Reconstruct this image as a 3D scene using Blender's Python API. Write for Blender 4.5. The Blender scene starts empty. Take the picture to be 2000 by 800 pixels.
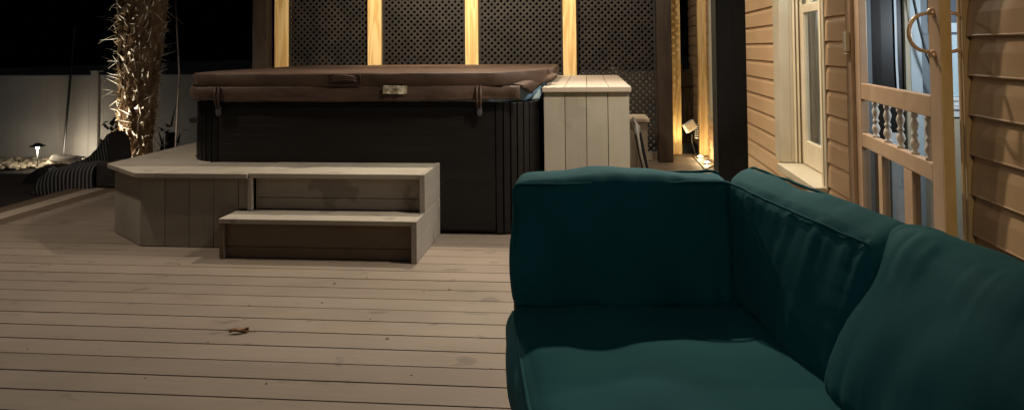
import bpy, bmesh, math, random
from mathutils import Vector, Matrix, noise
random.seed(7)
R = math.radians
sc = bpy.context.scene
col = sc.collection
H = 1.14

# ------------------------------------------------------------ camera
cam_d = bpy.data.cameras.new('camera'); cam = bpy.data.objects.new('camera', cam_d); col.objects.link(cam)
cam_d.sensor_fit = 'HORIZONTAL'; cam_d.sensor_width = 36; cam_d.lens = 36*1444/2000
cam_d.shift_y = -(400-45)/2000; cam_d.clip_start = .05; cam_d.clip_end = 500
YAW = math.atan(146/1444)
cam.matrix_world = Matrix.Translation((0, 0, H)) @ Matrix.Rotation(YAW, 4, 'Z') @ Matrix.Rotation(math.pi/2+R(2), 4, 'X') @ Matrix.Rotation(-.0094, 4, 'Z')
sc.camera = cam

# ------------------------------------------------------------ night sky
w = bpy.data.worlds.new("World"); sc.world = w; w.use_nodes = True
bg = w.node_tree.nodes['Background']; bg.inputs[0].default_value = (.55, .60, .75, 1); bg.inputs[1].default_value = .0
AMB = .012
nt = w.node_tree
tc = nt.nodes.new('ShaderNodeTexCoord'); sx = nt.nodes.new('ShaderNodeSeparateXYZ'); rp = nt.nodes.new('ShaderNodeMapRange')
nt.links.new(tc.outputs['Generated'], sx.inputs[0]); nt.links.new(sx.outputs['Z'], rp.inputs['Value'])
rp.inputs['From Min'].default_value = .15; rp.inputs['From Max'].default_value = 1.0
rp.inputs['To Min'].default_value = .0001; rp.inputs['To Max'].default_value = .03
nt.links.new(rp.outputs[0], bg.inputs[1])

# ------------------------------------------------------------ exposure
sc.view_settings.view_transform = 'Standard'; sc.view_settings.look = 'None'
sc.view_settings.exposure = 1.2; sc.view_settings.gamma = 1; sc.view_settings.use_curve_mapping = False
sc.cycles.use_denoising = True; sc.cycles.max_bounces = 6
sc.cycles.sample_clamp_indirect = 4

# ------------------------------------------------------------ night lamps and added fills (none of them in the frame)
def lamp(name, loc, power, color, rad=.05, aim=None, spot=None, blend=.6):
    L = bpy.data.lights.new(name, 'SPOT' if spot else 'POINT'); L.energy = power; L.color = color; L.shadow_soft_size = rad
    o = bpy.data.objects.new(name, L); col.objects.link(o); o.location = loc
    if spot:
        L.spot_size = R(spot); L.spot_blend = blend
        o.rotation_euler = (Vector(aim)-Vector(loc)).to_track_quat('-Z', 'Y').to_euler()
    return o
def down(name, loc, power, color, rad, cone): return lamp(name, loc, power, color, rad, (loc[0], loc[1], 0), cone, 1.0)
WARM = (1, .87, .70)
down('pavilion_or_fill_lamp', (.36, 3.75, 2.60), 112, WARM, .035, 134)
down('pavilion_or_fill_lamp', (-3.3, 3.90, 2.60), 56, WARM, .05, 118)
down('pavilion_or_fill_lamp', (-.8, 4.95, 2.62), 105, WARM, .05, 150)
lamp('lattice_fill', (-1.3, 5.85, 2.62), 165, (1, .84, .60), .05, (-1.35, 7.9, 1.25), 112, .7)  # unseen spot added to brighten the pine posts and lattice
lamp('pavilion_or_fill_lamp', (.55, 6.2, 2.62), 34, WARM, .05)  # unseen fill added to brighten the deck right of the cabinet
lamp('sofa_fill', (-.25, -.9, 1.9), 9, (.86, .95, 1), .10, (.12, 2.0, .72), 40, 1.0)  # unseen cool spot added to lift the sofa cushion faces
lamp('siding_fill', (.62, -.5, 1.75), 28, (1, .74, .42), .06, (1.2, 2.35, 1.15), 40, .9)  # unseen warm spot added to brighten the door edge and near siding
lamp('garden_lamp', (-4.6, 1.8, 2.5), 5, (1, .88, .72), .10)

# ------------------------------------------------------------ helpers
def link(name, me, mat, parent=None):
    o = bpy.data.objects.new(name, me); col.objects.link(o)
    if mat: me.materials.append(mat)
    if parent: o.parent = parent
    return o
def mesh(name, bm, mat, parent=None, smooth=False, bevel=0, seg=2):
    bm.normal_update()
    me = bpy.data.meshes.new(name); bm.to_mesh(me); bm.free()
    if smooth:
        for p in me.polygons: p.use_smooth = True
    o = link(name, me, mat, parent)
    if bevel:
        m = o.modifiers.new('bevel', 'BEVEL'); m.width = bevel; m.segments = seg; m.limit_method = 'ANGLE'; m.angle_limit = R(40)
        m.harden_normals = False
    return o
def tag(o, label=None, cat=None, group=None, kind=None):
    if label: o['label'] = label
    if cat: o['category'] = cat
    if group: o['group'] = group
    if kind: o['kind'] = kind
    return o
def thing(name, label, cat, loc=(0, 0, 0), group=None):
    o = bpy.data.objects.new(name, None); col.objects.link(o); o.location = loc; o.empty_display_size = .1
    tag(o, label, cat, group)
    return o
def rebase(root):
    """children were modelled in world space: give them the inverse of the root's place"""
    for ch in root.children: ch.matrix_parent_inverse = root.matrix_basis.inverted() if False else Matrix.Translation(-Vector(root.location))
def BM(): return bmesh.new()
def box(bm, x0, x1, y0, y1, z0, z1, M=None):
    vs = [Vector((x, y, z)) for x in (x0, x1) for y in (y0, y1) for z in (z0, z1)]
    if M is not None: vs = [M @ v for v in vs]
    v = [bm.verts.new(p) for p in vs]
    for f in ((0,1,3,2), (4,6,7,5), (0,4,5,1), (2,3,7,6), (0,2,6,4), (1,5,7,3)): bm.faces.new([v[i] for i in f])
def prism(bm, poly, z0, z1, M=None):
    """poly counter-clockwise in xy"""
    a = [Vector((x, y, z0)) for x, y in poly]; b = [Vector((x, y, z1)) for x, y in poly]
    if M is not None: a = [M @ p for p in a]; b = [M @ p for p in b]
    a = [bm.verts.new(p) for p in a]; b = [bm.verts.new(p) for p in b]; n = len(poly)
    bm.faces.new(a[::-1]); bm.faces.new(b)
    for i in range(n): bm.faces.new((a[i], a[(i+1) % n], b[(i+1) % n], b[i]))
def tube(bm, pts, r, n=8, closed=False, caps=True):
    pts = [Vector(p) for p in pts]; N = len(pts); rings = []
    rr = r if isinstance(r, (list, tuple)) else [r]*N
    up = Vector((0, 0, 1)); prev = None
    for i, p in enumerate(pts):
        a = pts[i-1] if (i or closed) else p; b = pts[(i+1) % N] if (i < N-1 or closed) else p
        t = (b-a).normalized()
        if prev is None:
            s = t.cross(up)
            if s.length < .1: s = t.cross(Vector((1, 0, 0)))
        else: s = prev - t*prev.dot(t)
        s.normalize(); prev = s; q = t.cross(s)
        rings.append([bm.verts.new(p+(s*math.cos(k*2*math.pi/n)+q*math.sin(k*2*math.pi/n))*rr[i]) for k in range(n)])
    for i in range(N if closed else N-1):
        A, B = rings[i], rings[(i+1) % N]
        for k in range(n): bm.faces.new((A[k], A[(k+1) % n], B[(k+1) % n], B[k]))
    if caps and not closed: bm.faces.new(rings[0][::-1]); bm.faces.new(rings[-1])
def lathe(bm, prof, c=(0, 0, 0), n=16, M=None):
    """prof: list of (r, z)"""
    c = Vector(c); rings = []
    for r, z in prof:
        ring = []
        for k in range(n):
            p = Vector((r*math.cos(k*2*math.pi/n), r*math.sin(k*2*math.pi/n), z))
            if M is not None: p = M @ p
            ring.append(bm.verts.new(p+c))
        rings.append(ring)
    for A, B in zip(rings, rings[1:]):
        for k in range(n): bm.faces.new((A[k], A[(k+1) % n], B[(k+1) % n], B[k]))
    bm.faces.new(rings[0][::-1]); bm.faces.new(rings[-1])

# ------------------------------------------------------------ materials
def new_mat(name):
    m = bpy.data.materials.new(name); m.use_nodes = True; t = m.node_tree
    return m, t, t.nodes['Principled BSDF']
def ramp(t, stops):
    r = t.nodes.new('ShaderNodeValToRGB'); e = r.color_ramp.elements
    while len(e) < len(stops): e.new(.5)
    for k, (p, c) in enumerate(stops): e[k].position = p; e[k].color = (*c, 1)
    return r
def noisy(name, a, b, scale=6, stretch=(1, 1, 1), rough=.6, bump=.1, bscale=60, bstretch=None, spec=.3, metallic=0, detail=6, mid=(.35, .65), sheen=0, bdist=.002, stains=None, rlo=None):
    """two tone noise colour with a fine bump, in object space (real metres)"""
    m, t, p = new_mat(name); N, L = t.nodes, t.links
    tc = N.new('ShaderNodeTexCoord'); mp = N.new('ShaderNodeMapping'); mp.inputs['Scale'].default_value = stretch
    L.new(tc.outputs['Object'], mp.inputs[0])
    n = N.new('ShaderNodeTexNoise'); n.inputs['Scale'].default_value = scale; n.inputs['Detail'].default_value = detail
    L.new(mp.outputs[0], n.inputs['Vector'])
    r = ramp(t, [(mid[0], a), (mid[1], b)]); L.new(n.outputs[0], r.inputs[0]); out = r.outputs[0]
    if stains:
        sn = N.new('ShaderNodeTexNoise'); sn.inputs['Scale'].default_value = stains[0]; sn.inputs['Detail'].default_value = 4
        L.new(tc.outputs['Object'], sn.inputs['Vector'])
        sr = ramp(t, [(stains[1], (0, 0, 0)), (stains[1]+stains[3], (1, 1, 1))]); L.new(sn.outputs[0], sr.inputs[0])
        mx = N.new('ShaderNodeMix'); mx.data_type = 'RGBA'; mx.blend_type = 'MULTIPLY'
        L.new(sr.outputs[0], mx.inputs['Factor']); L.new(out, mx.inputs['A']); mx.inputs['B'].default_value = (*stains[2], 1); out = mx.outputs['Result']
    L.new(out, p.inputs['Base Color'])
    p.inputs['Roughness'].default_value = rough; p.inputs['Specular IOR Level'].default_value = spec; p.inputs['Metallic'].default_value = metallic
    if rlo is not None:
        mr = N.new('ShaderNodeMapRange'); mr.inputs['To Min'].default_value = rlo; mr.inputs['To Max'].default_value = rough
        mr.inputs['From Min'].default_value = .35; mr.inputs['From Max'].default_value = .65
        L.new(n.outputs[0], mr.inputs[0]); L.new(mr.outputs[0], p.inputs['Roughness'])
    if sheen: p.inputs['Sheen Weight'].default_value = sheen; p.inputs['Sheen Roughness'].default_value = .5
    if bump:
        mb = N.new('ShaderNodeMapping'); mb.inputs['Scale'].default_value = bstretch or stretch; L.new(tc.outputs['Object'], mb.inputs[0])
        nb = N.new('ShaderNodeTexNoise'); nb.inputs['Scale'].default_value = bscale; nb.inputs['Detail'].default_value = 5; L.new(mb.outputs[0], nb.inputs['Vector'])
        bp = N.new('ShaderNodeBump'); bp.inputs['Strength'].default_value = bump; bp.inputs['Distance'].default_value = bdist
        L.new(nb.outputs[0], bp.inputs['Height']); L.new(bp.outputs[0], p.inputs['Normal'])
    return m
def emit(name, color, s):
    m, t, p = new_mat(name); p.inputs['Base Color'].default_value = (*color, 1); p.inputs['Emission Color'].default_value = (*color, 1); p.inputs['Emission Strength'].default_value = s
    return m
def glass(name, tint=(.9, .95, 1), rough=.03, refl=.5):
    m, t, p = new_mat(name); N, L = t.nodes, t.links; N.remove(p)
    tr = N.new('ShaderNodeBsdfTransparent'); tr.inputs[0].default_value = (*tint, 1)
    gl = N.new('ShaderNodeBsdfGlossy'); gl.inputs['Roughness'].default_value = rough
    ge = N.new('ShaderNodeNewGeometry'); dp = N.new('ShaderNodeVectorMath'); dp.operation = 'DOT_PRODUCT'; L.new(ge.outputs['Incoming'], dp.inputs[0]); L.new(ge.outputs['Normal'], dp.inputs[1])
    def ma(op, a, b=None):
        q = N.new('ShaderNodeMath'); q.operation = op
        for k, v in enumerate((a, b)):
            if v is None: continue
            if isinstance(v, (int, float)): q.inputs[k].default_value = v
            else: L.new(v, q.inputs[k])
        return q.outputs[0]
    f5 = ma('POWER', ma('SUBTRACT', 1.0, ma('ABSOLUTE', dp.outputs['Value'])), 5.0)
    mx = N.new('ShaderNodeMixShader'); L.new(ma('ADD', ma('MULTIPLY', f5, .9), .03), mx.inputs[0]); L.new(tr.outputs[0], mx.inputs[1]); L.new(gl.outputs[0], mx.inputs[2])
    L.new(mx.outputs[0], N['Material Output'].inputs[0])
    return m

def deck_mat(name, a, b, axis='x', smudge=.45, thr=.64):
    """composite decking: long grain, slight tone change from board to board, scattered damp footprints and dust"""
    m, t, p = new_mat(name); N, L = t.nodes, t.links
    tc = N.new('ShaderNodeTexCoord'); mp = N.new('ShaderNodeMapping')
    mp.inputs['Scale'].default_value = (1, 22, 22) if axis == 'x' else ((22, 1, 22) if axis == 'y' else (22, 22, 1))
    L.new(tc.outputs['Object'], mp.inputs[0])
    n = N.new('ShaderNodeTexNoise'); n.inputs['Scale'].default_value = 3; n.inputs['Detail'].default_value = 8; n.inputs['Roughness'].default_value = .65
    L.new(mp.outputs[0], n.inputs['Vector'])
    md = tuple((x+y)/2 for x, y in zip(a, b)); r = ramp(t, [(.25, tuple((x+y)/2 for x, y in zip(a, md))), (.75, tuple((x+y)/2 for x, y in zip(b, md)))]); L.new(n.outputs[0], r.inputs[0])
    big = N.new('ShaderNodeTexNoise'); big.inputs['Scale'].default_value = 1.3; big.inputs['Detail'].default_value = 5; L.new(tc.outputs['Object'], big.inputs['Vector'])
    br = ramp(t, [(.35, (.86, .84, .82)), (.65, (1.08, 1.07, 1.06))]); L.new(big.outputs[0], br.inputs[0])
    m1 = N.new('ShaderNodeMix'); m1.data_type = 'RGBA'; m1.blend_type = 'MULTIPLY'; m1.inputs['Factor'].default_value = 1
    L.new(r.outputs[0], m1.inputs['A']); L.new(br.outputs[0], m1.inputs['B'])
    # island random tone: every board is its own island
    g = N.new('ShaderNodeNewGeometry'); ir = ramp(t, [(0, (.90, .89, .88)), (1, (1.06, 1.06, 1.06))]); L.new(g.outputs['Random Per Island'], ir.inputs[0])
    m2 = N.new('ShaderNodeMix'); m2.data_type = 'RGBA'; m2.blend_type = 'MULTIPLY'; m2.inputs['Factor'].default_value = 1
    L.new(m1.outputs['Result'], m2.inputs['A']); L.new(ir.outputs[0], m2.inputs['B'])
    # damp smudges
    sm = N.new('ShaderNodeMapping'); sm.inputs['Scale'].default_value = (5, 9, 5); L.new(tc.outputs['Object'], sm.inputs[0])
    sn = N.new('ShaderNodeTexNoise'); sn.inputs['Scale'].default_value = 1; sn.inputs['Detail'].default_value = 3; L.new(sm.outputs[0], sn.inputs['Vector'])
    sr = ramp(t, [(thr, (0, 0, 0)), (thr+.05, (1, 1, 1))]); L.new(sn.outputs[0], sr.inputs[0])
    mf = N.new('ShaderNodeMath'); mf.operation = 'MULTIPLY'; mf.inputs[1].default_value = smudge; L.new(sr.outputs[0], mf.inputs[0])
    m3 = N.new('ShaderNodeMix'); m3.data_type = 'RGBA'; m3.blend_type = 'MULTIPLY'
    L.new(mf.outputs[0], m3.inputs['Factor']); L.new(m2.outputs['Result'], m3.inputs['A']); m3.inputs['B'].default_value = (.35, .33, .3, 1)
    # dust specks
    vo = N.new('ShaderNodeTexVoronoi'); vo.inputs['Scale'].default_value = 26; vo.inputs['Randomness'].default_value = 1; L.new(tc.outputs['Object'], vo.inputs['Vector'])
    vr = ramp(t, [(.035, (1, 1, 1)), (.06, (0, 0, 0))]); L.new(vo.outputs['Distance'], vr.inputs[0])
    vf = N.new('ShaderNodeMath'); vf.operation = 'MULTIPLY'; vf.inputs[1].default_value = .5; L.new(vr.outputs[0], vf.inputs[0])
    m4 = N.new('ShaderNodeMix'); m4.data_type = 'RGBA'; m4.blend_type = 'MIX'
    L.new(vf.outputs[0], m4.inputs['Factor']); L.new(m3.outputs['Result'], m4.inputs['A']); m4.inputs['B'].default_value = (.10, .07, .05, 1)
    L.new(m4.outputs['Result'], p.inputs['Base Color'])
    p.inputs['Roughness'].default_value = .62; p.inputs['Specular IOR Level'].default_value = .3
    bp = N.new('ShaderNodeBump'); bp.inputs['Strength'].default_value = .2; bp.inputs['Distance'].default_value = .001
    L.new(n.outputs[0], bp.inputs['Height']); L.new(bp.outputs[0], p.inputs['Normal'])
    return m

M = {}
M['deck'] = deck_mat('composite_deck', (.172, .136, .104), (.25, .203, .158))
M['deck_dark'] = deck_mat('composite_deck_dark', (.10, .072, .048), (.15, .11, .078), 'y')
M['deck_light'] = deck_mat('composite_deck_edge', (.30, .24, .185), (.38, .31, .245), 'y')
M['taupe_x'] = deck_mat('taupe_board_x', (.29, .255, .205), (.36, .32, .262), 'x', .45, .60)
M['taupe_z'] = deck_mat('taupe_board_z', (.265, .238, .195), (.33, .298, .248), 'z', 0)
M['taupe_y'] = deck_mat('taupe_board_y', (.265, .238, .195), (.33, .298, .248), 'y')
M['shaded_x'] = deck_mat('shaded_board', (.13, .095, .065), (.175, .135, .095), 'x')  # shade of the lower riser put into a darker board colour
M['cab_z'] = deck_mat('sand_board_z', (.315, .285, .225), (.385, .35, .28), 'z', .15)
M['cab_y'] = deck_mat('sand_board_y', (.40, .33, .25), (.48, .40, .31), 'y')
M['tub'] = noisy('dark_brown_panel', (.0045, .0032, .0025), (.007, .0055, .0042), 4, (1, 1, 6), .5, .15, 60, (1, 1, 8), .4)
M['tub_black'] = noisy('black_panel', (.004, .0036, .003), (.007, .006, .005), 6, rough=.45, bump=.1)
M['vinyl'] = noisy('brown_vinyl', (.056, .034, .023), (.090, .055, .038), 3.5, rough=.6, bump=.5, bscale=7, spec=.22, bdist=.025, rlo=.55)
M['strap'] = noisy('dark_strap', (.05, .033, .028), (.07, .05, .04), 30, rough=.7)
M['clip'] = noisy('buckle_plastic', (.06, .05, .055), (.09, .08, .085), 20, rough=.5)
M['paper'] = noisy('yellowed_label', (.30, .25, .14), (.72, .66, .46), 55, (1, 1, 2.5), .5, .05)
M['shell'] = noisy('pale_blue_shell', (.34, .52, .58), (.55, .72, .76), 18, rough=.25, spec=.6)
M['lattice'] = noisy('dark_brown_lattice', (.011, .0085, .007), (.024, .018, .0145), 7, rough=.6, bump=.1, spec=.35)
M['stain'] = noisy('dark_stained_post', (.022, .014, .010), (.040, .026, .018), 5, (6, 6, .7), .55, .3, 40, (4, 4, .4), .3)
M['black_post'] = noisy('black_painted_post', (.008, .007, .006), (.014, .012, .010), 5, (6, 6, .7), .6, .2, 40, (4, 4, .4), .25)
def pine(name):
    m, t, p = new_mat(name); N, L = t.nodes, t.links
    tc = N.new('ShaderNodeTexCoord'); mp = N.new('ShaderNodeMapping'); mp.inputs['Scale'].default_value = (14, 14, .9); L.new(tc.outputs['Object'], mp.inputs[0])
    n1 = N.new('ShaderNodeTexNoise'); n1.inputs['Scale'].default_value = 1.2; n1.inputs['Detail'].default_value = 2; n1.inputs['Distortion'].default_value = .6; L.new(mp.outputs[0], n1.inputs['Vector'])
    w_ = N.new('ShaderNodeMath'); w_.operation = 'MULTIPLY'; w_.inputs[1].default_value = 26; L.new(n1.outputs[0], w_.inputs[0])
    s_ = N.new('ShaderNodeMath'); s_.operation = 'SINE'; L.new(w_.outputs[0], s_.inputs[0])
    r = ramp(t, [(.0, (.56, .34, .125)), (.55, (.70, .48, .20)), (1, (.74, .53, .25))])
    mr = N.new('ShaderNodeMapRange'); mr.inputs['From Min'].default_value = -1; L.new(s_.outputs[0], mr.inputs[0]); L.new(mr.outputs[0], r.inputs[0])
    # knots
    mk = N.new('ShaderNodeMapping'); mk.inputs['Scale'].default_value = (7, 7, 2.6); L.new(tc.outputs['Object'], mk.inputs[0])
    v = N.new('ShaderNodeTexVoronoi'); v.inputs['Scale'].default_value = 1; L.new(mk.outputs[0], v.inputs['Vector'])
    kr = ramp(t, [(.06, (1, 1, 1)), (.16, (0, 0, 0))]); L.new(v.outputs['Distance'], kr.inputs[0])
    mx = N.new('ShaderNodeMix'); mx.data_type = 'RGBA'; L.new(kr.outputs[0], mx.inputs['Factor']); L.new(r.outputs[0], mx.inputs['A']); mx.inputs['B'].default_value = (.16, .075, .02, 1)
    L.new(mx.outputs['Result'], p.inputs['Base Color']); p.inputs['Roughness'].default_value = .6
    bp = N.new('ShaderNodeBump'); bp.inputs['Strength'].default_value = .15; bp.inputs['Distance'].default_value = .002; L.new(s_.outputs[0], bp.inputs['Height']); L.new(bp.outputs[0], p.inputs['Normal'])
    return m
M['pine'] = pine('yellow_pine')
M['siding'] = noisy('beige_vinyl_siding', (.48, .31, .165), (.54, .355, .197), 2.2, (1, 1, 3), .5, .15, 40, (1, .3, 3), .35, bdist=.001)
M['trim'] = noisy('khaki_trim', (.42, .36, .25), (.47, .41, .29), 5, rough=.5, bump=.1)
M['cream'] = noisy('cream_vinyl', (.62, .52, .36), (.68, .58, .41), 8, rough=.4, bump=.05)
M['brown_trim'] = noisy('brown_door_trim', (.40, .29, .165), (.46, .34, .20), 6, (8, 8, 1), .5, .15)
M['door_paint'] = noisy('tan_door_paint', (.40, .265, .165), (.46, .315, .20), 9, rough=.42, bump=.15, bscale=80, spec=.4)
M['door_edge'] = noisy('lit_door_edge', (.50, .33, .13), (.62, .45, .22), 18, (1, 1, .4), .5, .2)  # yellow lamplight on the latch edge put into its colour
M['spindle'] = noisy('pale_spindle_paint', (.58, .52, .45), (.66, .60, .52), 12, rough=.4, bump=.05)
M['brass'] = noisy('coppery_metal', (.55, .38, .24), (.62, .43, .28), 20, rough=.35, bump=.02, metallic=.35)
M['glass'] = glass('window_glass')
M['screen'] = glass('smoky_glass', (.8, .84, .85))
M['curtain'] = noisy('sheer_curtain', (.60, .66, .68), (.72, .78, .80), 9, (1, 3, .3), .9, .1)
M['pale_blue'] = noisy('pale_blue_paint', (.42, .50, .53), (.47, .55, .58), 3, rough=.5, bump=.03)
M['blue_gray'] = noisy('blue_gray_panel', (.14, .17, .185), (.17, .20, .215), 3, rough=.5, bump=.03)
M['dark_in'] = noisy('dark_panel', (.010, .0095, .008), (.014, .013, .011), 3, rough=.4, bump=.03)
M['bright_blue'] = noisy('light_blue_pane', (.48, .60, .64), (.52, .64, .68), 3, rough=.3, bump=.02)
M['navy_blue'] = noisy('navy_panel', (.045, .06, .09), (.055, .072, .10), 3, rough=.4, bump=.02)
M['white'] = noisy('white_paint', (.66, .68, .66), (.74, .76, .74), 6, rough=.45, bump=.05)
M['fence'] = noisy('white_vinyl', (.50, .47, .42), (.57, .54, .49), 1.2, rough=.5, bump=.05)
M['ground'] = noisy('dark_soil', (.02, .017, .013), (.04, .034, .027), 3, rough=.95, bump=.6, bscale=30, bdist=.02)
M['patio'] = noisy('dark_patio', (.020, .014, .010), (.034, .025, .018), 2, rough=.8, bump=.2)
M['stone'] = noisy('river_stone', (.32, .26, .18), (.60, .50, .36), 4, rough=.8, bump=.3, bscale=30)
M['slab'] = noisy('pale_flagstone', (.50, .44, .36), (.62, .56, .47), 6, rough=.8, bump=.3, bscale=20, bdist=.01)
M['palm'] = noisy('palm_bark', (.07, .042, .022), (.20, .125, .068), 14, (1, 1, .35), .95, .9, 50, (1, 1, .3), .15, bdist=.02)
M['stub'] = noisy('dry_palm_boot', (.42, .35, .25), (.82, .76, .64), 9, (1, 1, 1), .8, .3, 60)
M['fibre'] = noisy('palm_fibre', (.25, .15, .065), (.55, .39, .2), 9, rough=.9, bump=0)
M['leafgreen'] = noisy('palm_leaf', (.04, .07, .03), (.08, .12, .045), 5, rough=.6, bump=.1)
M['plantdark'] = noisy('dark_foliage', (.008, .009, .006), (.018, .020, .012), 5, rough=.7, bump=.1)
M['blackmetal'] = noisy('black_metal', (.012, .011, .010), (.02, .018, .016), 20, rough=.45, bump=.03, spec=.5)
M['graymetal'] = noisy('gray_metal', (.30, .31, .28), (.40, .41, .38), 12, rough=.4, bump=.05)
M['navy'] = noisy('blue_black_sling', (.006, .010, .018), (.012, .018, .028), 20, rough=.6, bump=.2, bscale=300)
M['heap'] = noisy('charcoal_fabric', (.022, .018, .016), (.04, .034, .03), 6, rough=.9, bump=.4, bscale=14, bdist=.02)
M['wicker'] = noisy('dark_wicker', (.018, .014, .011), (.05, .038, .03), 60, (1, 1, 2), .6, .6, 90)
M['leaf'] = noisy('dry_leaf', (.14, .065, .025), (.32, .17, .075), 40, rough=.7, bump=.3)
M['gate'] = noisy('weathered_brown_planks', (.035, .022, .012), (.085, .056, .03), 6, (9, 9, .6), .8, .4, 30, (9, 9, .5))
def teal(name):
    m, t, p = new_mat(name); N, L = t.nodes, t.links
    tc = N.new('ShaderNodeTexCoord')
    n = N.new('ShaderNodeTexNoise'); n.inputs['Scale'].default_value = 5; n.inputs['Detail'].default_value = 6; L.new(tc.outputs['Object'], n.inputs['Vector'])
    r = ramp(t, [(.3, (.007, .092, .100)), (.7, (.012, .122, .129))]); L.new(n.outputs[0], r.inputs[0])
    # fine weave
    hs = []
    for ax in (0, 1, 2):
        mp = N.new('ShaderNodeMapping'); sc_ = [60, 60, 60]; sc_[ax] = 1400; mp.inputs['Scale'].default_value = sc_; L.new(tc.outputs['Object'], mp.inputs[0])
        q = N.new('ShaderNodeTexNoise'); q.inputs['Scale'].default_value = 1; q.inputs['Detail'].default_value = 1; L.new(mp.outputs[0], q.inputs['Vector']); hs.append(q)
    a = N.new('ShaderNodeMath'); L.new(hs[0].outputs[0], a.inputs[0]); L.new(hs[1].outputs[0], a.inputs[1])
    b = N.new('ShaderNodeMath'); L.new(a.outputs[0], b.inputs[0]); L.new(hs[2].outputs[0], b.inputs[1])
    # lint
    v = N.new('ShaderNodeTexVoronoi'); v.inputs['Scale'].default_value = 22; L.new(tc.outputs['Object'], v.inputs['Vector'])
    vr = ramp(t, [(.02, (1, 1, 1)), (.035, (0, 0, 0))]); L.new(v.outputs['Distance'], vr.inputs[0])
    vf = N.new('ShaderNodeMath'); vf.operation = 'MULTIPLY'; vf.inputs[1].default_value = .25; L.new(vr.outputs[0], vf.inputs[0])
    mx = N.new('ShaderNodeMix'); mx.data_type = 'RGBA'; L.new(vf.outputs[0], mx.inputs['Factor']); L.new(r.outputs[0], mx.inputs['A']); mx.inputs['B'].default_value = (.35, .35, .3, 1)
    L.new(mx.outputs['Result'], p.inputs['Base Color'])
    bp = N.new('ShaderNodeBump'); bp.inputs['Strength'].default_value = .25; bp.inputs['Distance'].default_value = .0006; L.new(b.outputs[0], bp.inputs['Height']); L.new(bp.outputs[0], p.inputs['Normal'])
    p.inputs['Roughness'].default_value = .85; p.inputs['Specular IOR Level'].default_value = .2
    p.inputs['Sheen Weight'].default_value = .05; p.inputs['Sheen Roughness'].default_value = .4; p.inputs['Sheen Tint'].default_value = (.5, .9, .9, 1)
    return m
M['teal'] = teal('teal_canvas')
def striped(name):
    m, t, p = new_mat(name); N, L = t.nodes, t.links
    uv = N.new('ShaderNodeUVMap'); s = N.new('ShaderNodeSeparateXYZ'); L.new(uv.outputs[0], s.inputs[0])
    a = N.new('ShaderNodeMath'); a.operation = 'MULTIPLY'; a.inputs[1].default_value = 16; L.new(s.outputs['X'], a.inputs[0])
    f = N.new('ShaderNodeMath'); f.operation = 'FRACT'; L.new(a.outputs[0], f.inputs[0])
    r = ramp(t, [(.50, (.011, .009, .009)), (.60, (.15, .145, .14)), (.90, (.15, .145, .14)), (1, (.011, .009, .009))]); L.new(f.outputs[0], r.inputs[0])
    L.new(r.outputs[0], p.inputs['Base Color']); p.inputs['Roughness'].default_value = .9
    return m
M['striped'] = striped('black_white_stripe')

# ============================================================ SETTING
# ground
bm = BM(); box(bm, -60, 60, -40, 120, -.5, -.38); tag(mesh('ground', bm, M['ground']), kind='structure')
bm = BM(); box(bm, -7.3, -4.36, 1.2, 6.9, -.3, -.06); tag(mesh('patio', bm, M['patio']), kind='structure')

# deck: boards 136 mm wide every 140.5 mm, running left to right
PITCH = .1405
bm = BM()
k0 = -26
for k in range(k0, 36):
    ya = 3.2208+k*PITCH+.003; yb = ya+PITCH-.006
    if yb < -.3 or ya > 8.05: continue
    dz = random.uniform(-.0006, .0006)
    cut = random.uniform(-3, 1)
    for xa, xb in (((-3.905, 1.30),)):
        box(bm, xa, xb, ya, yb, -.026, dz)
deck = mesh('deck', bm, M['deck'], bevel=.0022); tag(deck, kind='structure')
bm = BM(); box(bm, -4.33, 1.35, -.5, 8.08, -.36, -.03); tag(mesh('deck_substructure', bm, M['patio']), kind='structure')
bm = BM(); box(bm, -4.045, -3.910, -.5, 8.06, -.025, .001); tag(mesh('deck_border', bm, M['deck_dark'], bevel=.002), kind='structure')
bm = BM(); box(bm, -4.195, -4.050, -.5, 8.06, -.025, .001); tag(mesh('deck_border', bm, M['deck_light'], bevel=.002), kind='structure')
bm = BM(); box(bm, -4.345, -4.200, -.5, 8.06, -.025, .001); tag(mesh('deck_border', bm, M['deck_dark'], bevel=.002), kind='structure')

# ============================================================ HOT TUB SURROUND
def plan(bm, poly, z0, z1): prism(bm, poly, z0, z1)
TZ = .435
t = thing('corner_platform', 'low taupe board platform with a cut corner wrapping the left end of the hot tub', 'platform', (-2.5, 4.5, 0))
# cladding: boards with gaps along each face
def clad(bm, p, q, z0, z1, n, th=.022, gap=.003, M_=None):
    """vertical boards from p to q, front faces on the line p-q (outside to the right-hand side of p->q)"""
    p = Vector((*p, 0)); q = Vector((*q, 0)); d = (q-p); Ln = d.length; d.normalize(); nrm = Vector((d.y, -d.x, 0))
    wd = Ln/n
    for i in range(n):
        a = p+d*(i*wd+gap/2); b = p+d*((i+1)*wd-gap/2)
        e = [a, b, b-nrm*th, a-nrm*th]
        prism(bm, [(v.x, v.y) for v in e], z0, z1)
PL = [(-3.01, 7.0), (-3.01, 4.47), (-2.63, 4.15), (-1.962, 4.15)]
bm = BM(); clad(bm, PL[0], PL[1], .004, TZ-.03, 18); clad(bm, PL[1], PL[2], .004, TZ-.03, 3 if False else 1); clad(bm, PL[2], (-2.03+.0, 4.15), .004, TZ-.03, 4); clad(bm, (-2.029, 4.15), (-1.964, 4.15), .225, TZ-.03, 1)
mesh('cladding', bm, M['taupe_z'], t, bevel=.002)
bm = BM(); prism(bm, [(-2.99, 6.98), (-2.99, 4.50), (-2.62, 4.19), (-1.97, 4.19), (-1.97, 4.5), (-2.38, 4.5), (-2.66, 4.78), (-2.66, 6.98)], .004, TZ-.031); mesh('core', bm, M['tub_black'], t)
bm = BM()
o_ = .035
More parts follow.
